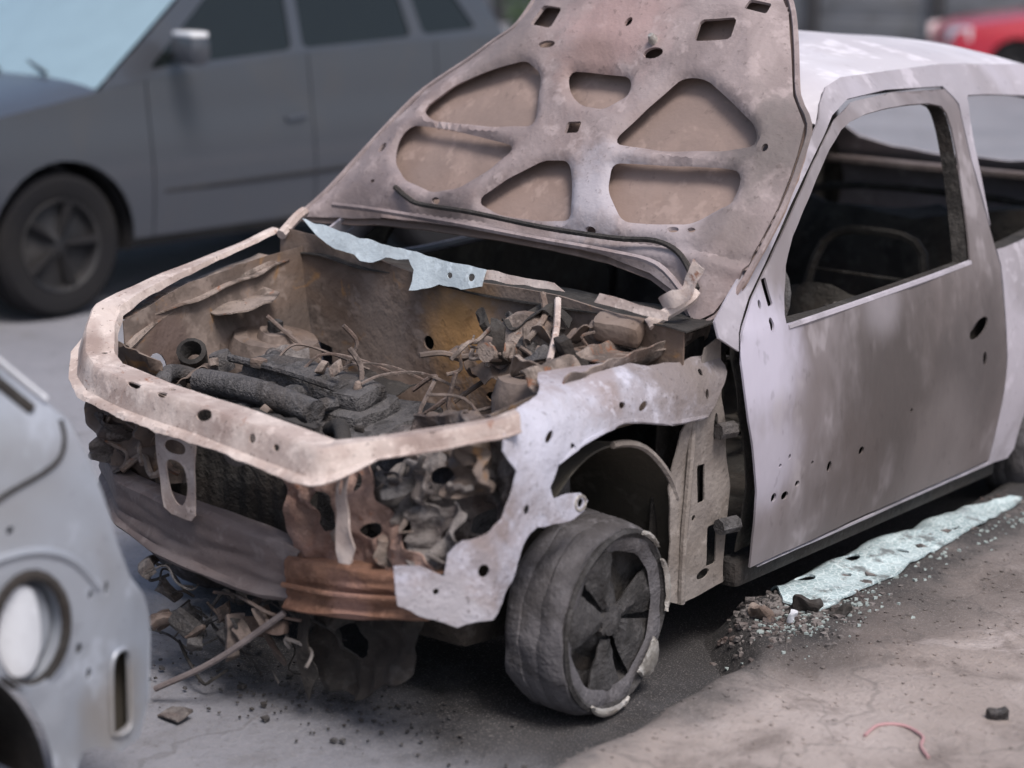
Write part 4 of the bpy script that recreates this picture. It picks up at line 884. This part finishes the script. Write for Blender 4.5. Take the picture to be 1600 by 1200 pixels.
for s in (1, -1):
    hl = [QW, FW]
    if s > 0: hl += [ell(-.775, .575, .080, .105, 0, 28), rrect(-.535, .365, .024, .085, .04), ell(-.62, .60, .006, .010), ell(-.655, .50, .008, .012), ell(-.575, .60, .006, .014), ell(-.80, .775, .008, .008), ell(-.63, .44, .007, .012)]
    sb = sheet('body_side', SOUT, hl, smap(s), 'silver', sv, .04, .005, s < 0)
    if s > 0: svb = sb
    for W, nm in ((QW, 'quarter_window'), (FW, 'door_window')): sheet(nm, offs(W, .006), [], smap(s, .012), 'darkglass', sb, .1, .003, s < 0)
def stail(u, v):
    n = len(SVP); i = v*(n-1); k = min(int(i), n-2); t = i-k; y = SVP[k][0]*(1-t)+SVP[k+1][0]*t; z = SVP[k][1]*(1-t)+SVP[k+1][1]*t
    x = (u-.5)*2; return Vector((-.28+x*(sx(y, z)+.278), y+.05*(1-x**4), z))
grid('tail_panel', stail, 24, 28, 'silver', sv, .004)
def sroof(u, v):
    P = [(-1.02, 1.33), (-1.2, 1.42), (-1.9, 1.445), (-2.6, 1.45), (-3.05, 1.33)]; i = v*4; k = min(int(i), 3); t = i-k
    y = P[k][0]*(1-t)+P[k+1][0]*t; z = P[k][1]*(1-t)+P[k+1][1]*t; x = (u-.5)*2; return Vector((-.28+x*(sx(y, z)+.278), y, z+.05*(1-x*x)))
grid('roof', sroof, 18, 20, 'silver', sv, .004)
def quad4(y0, z0, y1, z1, nm, mat, ins=.02, c=.03):
    def fn(u, v):
        x = (u-.5)*2; y = y0+(y1-y0)*v; z = z0+(z1-z0)*v; return Vector((-.28+x*(sx(y, z)+.28-ins), y, z+c*(1-x*x)))
    return grid(nm, fn, 16, 8, mat, sv)
quad4(-.715, 1.015, -1.02, 1.325, 'rear_window', 'darkglass', .03)
quad4(-3.5, .975, -3.05, 1.325, 'windscreen', 'darkglass'); quad4(-3.5, .97, -4.25, .72, 'bonnet', 'silver', .002, .05)
quad4(-4.25, .72, -4.26, .28, 'nose', 'silver', .002, .0)
# pale window bead with black rubber beside it, running up the tail edge
tube('window_bead', [(sx(-.70, 1.0)+.006, -.69, 1.00), (sx(-.78, 1.08)+.006, -.775, 1.085), (sx(-.9, 1.2)+.006, -.90, 1.215)], .006, 'silver_pale', sv, 3, 6)
tube('window_rubber', [(sx(-.70, 1.0)+.004, -.722, .985), (sx(-.78, 1.08)+.004, -.805, 1.07), (sx(-.9, 1.2)+.004, -.93, 1.20)], .012, 'soot', sv, 3, 6)
# pressed seam on the rear quarter
tube('panel_seam', [(sx(y, z)+.001, y, z) for y, z in ((-1.0, .79), (-.88, .815), (-.80, .845), (-.72, .865), (-.675, .885), (-.660, .92), (-.662, .955))], .005, 'soot', svb, 5, 6)
tube('panel_step', [(sx(y, z)-.002, y, z) for y, z in ((-.98, .70), (-.84, .725), (-.74, .72), (-.66, .68), (-.60, .61))], .010, 'silver', svb, 5, 8)
# round filler recess with a pale hanging flap, dark rim
rec = lathe('filler_recess', [(.088, .012), (.082, -.01), (.080, -.05), (.07, -.065), (.001, -.07)], (.515, -.775, .575), (1, 0, .02), 'silver', svb, 30)
rec.scale = (1, 1, 1)
for v in rec.data.vertices: v.co.z = .575+(v.co.z-.575)*1.28
tube('recess_gasket', [(.517, -.775+.083*cos(t), .575+.108*sin(t)) for t in [2*pi*k/24 for k in range(25)]], .011, 'soot', rec, 1, 6)
flp = sheet('filler_flap', chaikin([(-.835, .50), (-.78, .485), (-.745, .53), (-.745, .60), (-.765, .665), (-.82, .665), (-.845, .60)], 2), [], lambda y, z: Vector((.505+.012*sin((y+.84)*30), y, z)), 'silver_pale', rec, .02, .012)
flp2 = sheet('filler_cap', chaikin([(-.775, .495), (-.73, .505), (-.705, .56), (-.715, .62), (-.752, .655), (-.768, .60)], 2), [], lambda y, z: Vector((.488-.02*(y+.74)*4, y, z)), 'silver', rec, .02, .012)
# bumper bracket lip around the slot
tube('bracket_flange', [(sx(y, z)+.003, y, z) for y, z in ((-.566, .285), (-.568, .36), (-.565, .44), (-.54, .458), (-.510, .44), (-.503, .37), (-.506, .285), (-.535, .272), (-.566, .285))], .0045, 'silver', svb, 4, 6)
sheet('slot_backing', [(-.66, .25), (-.455, .25), (-.455, .50), (-.66, .50)], [], lambda y, z: Vector((.425, y, z)), 'liner', sv, .05, .004)
grid('arch_liner', lambda u, v: Vector((.49-.3*v, -1.10+.366*cos(pi*u), .235+.366*sin(pi*u))), 24, 3, 'soot', sv)
box('underbody', (-.28, -2.4, .27), (1.2, 3.3, .16), 'soot', sv, bev=.04)
for s in (1, -1):
    for y in (-1.10, -3.62):
        wr = bpy.data.objects.new('wheel', None); COL.objects.link(wr); wr.parent = sv; wr.matrix_parent_inverse = Matrix.Translation(-Vector((-.28, -2.4, 0))); wr.location = (-.28+s*.66, y, .28)
        R = .28; Wd = .09
        lathe('tyre', [(R*.64, -Wd), (R*.9, -Wd), (R, -Wd*.75), (R, Wd*.75), (R*.92, Wd), (R*.68, Wd), (R*.64, Wd*.9)], (0, 0, 0), (s, 0, 0), 'tyre', wr, 36, .006)
        lathe('rim', [(R*.66, Wd*.88), (R*.64, Wd), (R*.6, Wd*.92), (R*.57, Wd*.5), (R*.2, Wd*.55), (R*.12, Wd*.75), (.001, Wd*.75)], (0, 0, 0), (s, 0, 0), 'rim', wr, 36)

# ============================================================ SMALL THINGS ON THE GROUND
def glassy(name):
    m, nt, p = newmat(name)
    geo = _n(nt, 'ShaderNodeNewGeometry'); v = geo.outputs['Position']
    vo = _n(nt, 'ShaderNodeTexVoronoi', feature='DISTANCE_TO_EDGE'); nt.links.new(v, vo.inputs['Vector']); vo.inputs['Scale'].default_value = 55
    n1 = _noise(nt, v, 9, 6, .65)
    c = _mix(nt, _ramp(nt, n1, .4, .65), (.46, .58, .61), (.30, .39, .41))
    c = _mix(nt, _ramp(nt, vo.outputs['Distance'], .10, .02), c, (.70, .80, .82), .8)
    c = _mix(nt, _ramp(nt, _noise(nt, v, 11, 5, .7), .54, .66), c, (.10, .10, .10), .75)
    nt.links.new(c, p.inputs['Base Color']); p.inputs['Roughness'].default_value = .25
    b = _n(nt, 'ShaderNodeBump'); b.inputs['Strength'].default_value = .5; b.inputs['Distance'].default_value = .004; nt.links.new(vo.outputs['Distance'], b.inputs['Height']); nt.links.new(b.outputs[0], p.inputs['Normal'])
    return m
M['shatter'] = glassy('shattered_glass')
GL = [(.70, 1.50), (.80, 1.40), (.90, 1.42), (.905, 1.55), (.885, 1.9), (.875, 2.1), (.86, 2.4), (.835, 2.74), (.80, 2.72), (.72, 2.45), (.67, 2.2), (.70, 1.95), (.66, 1.7)]
def gl_map(x, y): return Vector((x, y, pave_z(x, y)+.012+.09*max(0, .84-x)+.008*nz(x, y, 0, 6)))
tag(sheet('glass_sheet', jag(resample(GL, .02), .016, 13), [ell(.80, 1.72, .012, .022), ell(.81, 2.02, .02, .018), ell(.77, 2.2, .01, .014), ell(.84, 1.58, .02, .012, .6), ell(.74, 1.6, .03, .02, .3), ell(.83, 2.3, .008, .02), ell(.74, 1.85, .022, .04, .2)], gl_map, 'shatter', None, .025, .006), 'pale green shattered glass sheet lying beside the sill of the burnt car', 'glass')
rnd = random.Random(77); bm = bmesh.new()
for k in range(420):
    x = rnd.gauss(.88, .07); y = rnd.gauss(1.40, .13) if k < 260 else rnd.uniform(1.3, 2.8); x = x if k < 260 else rnd.gauss(.90, .035)
    if x < .80: continue
    s = rnd.uniform(.002, .008); z = pave_z(x, y)+s*.4; a = rnd.uniform(0, 6.28)
    vs = [bm.verts.new((x+s*cos(a+t)*rnd.uniform(.6, 1.2), y+s*sin(a+t)*rnd.uniform(.6, 1.2), z+d)) for d in (-s*.4, s*.4) for t in (0, 2.1, 4.2)]
    bm.faces.new(vs[3:]); bm.faces.new(vs[2::-1])
    for i in range(3): bm.faces.new((vs[i], vs[(i+1) % 3], vs[3+(i+1) % 3], vs[3+i]))
M['crumb'] = glassmat('glass_crumb', (.55, .64, .63), .15, .3)
cg = link('glass_crumbs', from_bm(bm), 'crumb', None, False); cg['kind'] = 'stuff'; cg['label'] = 'crumbs of broken pale green glass on the pavement'; cg['category'] = 'broken glass'
def lump(name, c, s, mat, seed, label, cat, group=None):
    return tag(box(name, c, s, mat, None, rot=(.3*seed, .2, seed), bev=min(s)*.3, cuts=8, wob=min(s)*.55, seed=seed, f=26), label, cat, group)
lump('white_scrap', (.80, 1.29, pave_z(.80, 1.29)+.012), (.06, .06, .03), 'bay_pale', 3, 'crumpled white scrap on the ground just behind the front wheel', 'scrap')
lump('white_scrap', (.87, 1.33, pave_z(.87, 1.33)+.008), (.035, .035, .02), 'silver_pale', 5, 'small white scrap next to the glass crumbs', 'scrap')
lump('charred_scrap', (.87, 1.385, pave_z(.87, 1.385)+.010), (.07, .08, .024), 'soot', 7, 'black charred lump at the front end of the glass sheet', 'scrap')
lump('charred_scrap', (.945, 1.45, pave_z(.945, 1.45)+.008), (.04, .06, .02), 'soot', 9, 'black charred lump on the pavement side of the glass sheet', 'scrap')
rnd = random.Random(55); bm = bmesh.new()
for k in range(520):
    x = rnd.gauss(.84, .09); y = rnd.gauss(1.36, .14) if k < 330 else rnd.uniform(1.2, 2.8); x = x if k < 330 else rnd.gauss(.80, .05)
    if x < .70 or (x < .79 and y < 1.15): continue
    s = rnd.uniform(.003, .011)*(1 if rnd.random() < .9 else 1.8); a = rnd.uniform(0, 6.28); z = pave_z(x, y)+s*.3
    vs = [bm.verts.new((x+s*cos(a+t)*rnd.uniform(.5, 1.4), y+s*sin(a+t)*rnd.uniform(.5, 1.4), z+d*rnd.uniform(.6, 1.3))) for d in (-s*.5, s*.5) for t in (0, 1.6, 3.1, 4.6)]
    bm.faces.new(vs[4:]); bm.faces.new(vs[3::-1])
    for i in range(4): bm.faces.new((vs[i], vs[(i+1) % 4], vs[4+(i+1) % 4], vs[4+i]))
hp = link('ash_rubble', from_bm(bm), 'crumple', None, False); hp['kind'] = 'stuff'; hp['label'] = 'ash and rubble heaped behind the front wheel'; hp['category'] = 'rubble'
# litter under the nose
rnd = random.Random(9)
bm = bmesh.new()
for k in range(330):
    x = rnd.gauss(.1, .28); y = rnd.gauss(.32, .12); s = rnd.uniform(.0015, .006)*(1 if rnd.random() < .93 else 2); a = rnd.uniform(0, 6.28); z = s*.3
    vs = [bm.verts.new((x+s*cos(a+t)*rnd.uniform(.5, 1.4), y+s*sin(a+t)*rnd.uniform(.5, 1.4), z+d)) for d in (-s*.5, s*.4) for t in (0, 1.6, 3.1, 4.6)]
    bm.faces.new(vs[4:]); bm.faces.new(vs[3::-1])
    for i in range(4): bm.faces.new((vs[i], vs[(i+1) % 4], vs[4+(i+1) % 4], vs[4+i]))
st = link('ash_litter', from_bm(bm), 'engine', None, False); st['kind'] = 'stuff'; st['label'] = 'ash and burnt crumbs strewn under the nose of the wreck'; st['category'] = 'debris'
bm = bmesh.new()
for k in range(900):
    x = .93+abs(rnd.gauss(0, .5)); y = rnd.uniform(-.4, 3.0); s = rnd.uniform(.002, .007); a = rnd.uniform(0, 6.28); z = pave_z(x, y)+s*.2
    vs = [bm.verts.new((x+s*cos(a+t)*rnd.uniform(.5, 1.4), y+s*sin(a+t)*rnd.uniform(.5, 1.4), z+d)) for d in (-s*.5, s*.4) for t in (0, 1.6, 3.1, 4.6)]
    bm.faces.new(vs[4:]); bm.faces.new(vs[3::-1])
    for i in range(4): bm.faces.new((vs[i], vs[(i+1) % 4], vs[4+(i+1) % 4], vs[4+i]))
st = link('pavement_grit', from_bm(bm), 'pave', None, False); st['kind'] = 'stuff'; st['label'] = 'grit and small stones on the dirty pavement'; st['category'] = 'grit'
M['pink'] = paint('pink_cord', (.40, .24, .25), .8, 0, 0, (.3, .22, .21), .6)
CRD = [(1.40, .80), (1.395, .87), (1.43, .92), (1.49, .90), (1.52, .84), (1.56, .80)]
tag(tube('pink_cord', [(x, y, pave_z(x, y)+.005) for x, y in CRD], .004, 'pink', None), 'looped faded pink cord lying on the dirty pavement', 'cord')
lump('dark_stone', (1.575, 1.10, pave_z(1.575, 1.10)+.008), (.05, .045, .022), 'engine', 4, 'dark stone on the pavement near the pink cord', 'stone')
lump('charred_scrap', (-.02, -.01, .006), (.05, .08, .008), 'crumple', 11, 'grey burnt flake on the asphalt beside the silver car', 'scrap')

# ============================================================ BACKGROUND: shuttered wall and shrub far behind
M['shutter'] = paint('grey_shutter', (.21, .215, .225), .6, 0, 0, (.12, .115, .11), .5)
M['render'] = paint('grey_render', (.26, .25, .25), .9, 0, 0, (.15, .14, .13), .5)
M['post'] = paint('dark_post', (.05, .05, .055), .6, 0, 0)
wl = thing('shuttered_wall', 'long grey shuttered wall across the far end of the road', 'wall', (-16, 26, 0))
box('wall_body', (0, .3, 1.6), (36, .4, 3.2), 'render', wl, bev=.02)
for k in range(14):
    x = -16.5+2.4*k
    sh = box('shutter', (x, .06, 1.3), (2.1, .06, 2.5), 'shutter', wl, bev=.01)
    for j in range(6): box('shutter_rib', (x, .015, .25+.4*j), (2.1, .03, .05), 'shutter', sh, bev=.008)
    box('post', (x+1.2, .0, 1.5), (.16, .2, 3.0), 'post', wl, bev=.01)
sb = thing('shrub', 'green shrub far behind between the dark car and the bonnet', 'shrub', (-12.2, 16.5, 0))
def leafmat():
    m, nt, p = newmat('leaf'); geo = _n(nt, 'ShaderNodeNewGeometry'); n1 = _noise(nt, geo.outputs['Position'], 5, 4, .6)
    nt.links.new(_mix(nt, _ramp(nt, n1, .4, .6), (.05, .10, .035), (.10, .16, .06)), p.inputs['Base Color']); p.inputs['Roughness'].default_value = .6; return m
M['leaf'] = leafmat()
bm = bmesh.new(); rnd = random.Random(3)
for k in range(2600):
    d = Vector((rnd.gauss(0, 1), rnd.gauss(0, 1), rnd.gauss(0, 1))).normalized()*rnd.uniform(.5, 1)**.5; c = Vector((d.x*.9, d.y*.9, 1.05+d.z*.85)); c += noise.noise_vector(c*2)*.25
    n = Vector((rnd.gauss(0, 1), rnd.gauss(0, 1), rnd.gauss(.5, 1))).normalized(); a = n.orthogonal().normalized()*.05; b = n.cross(a)*.5
    bm.faces.new([bm.verts.new(c+a), bm.verts.new(c+b), bm.verts.new(c-a), bm.verts.new(c-b)])
link('foliage', from_bm(bm), 'leaf', sb, False)
bm = bmesh.new()
for k in range(5):
    a = 1.25*k; tube_bm(bm, catmull([(0, 0, 0), (.1*cos(a), .1*sin(a), .4), (.4*cos(a), .4*sin(a), 1.2)], 4), .04, 6, True, .01)
link('stems', from_bm(bm), 'wire', sb)
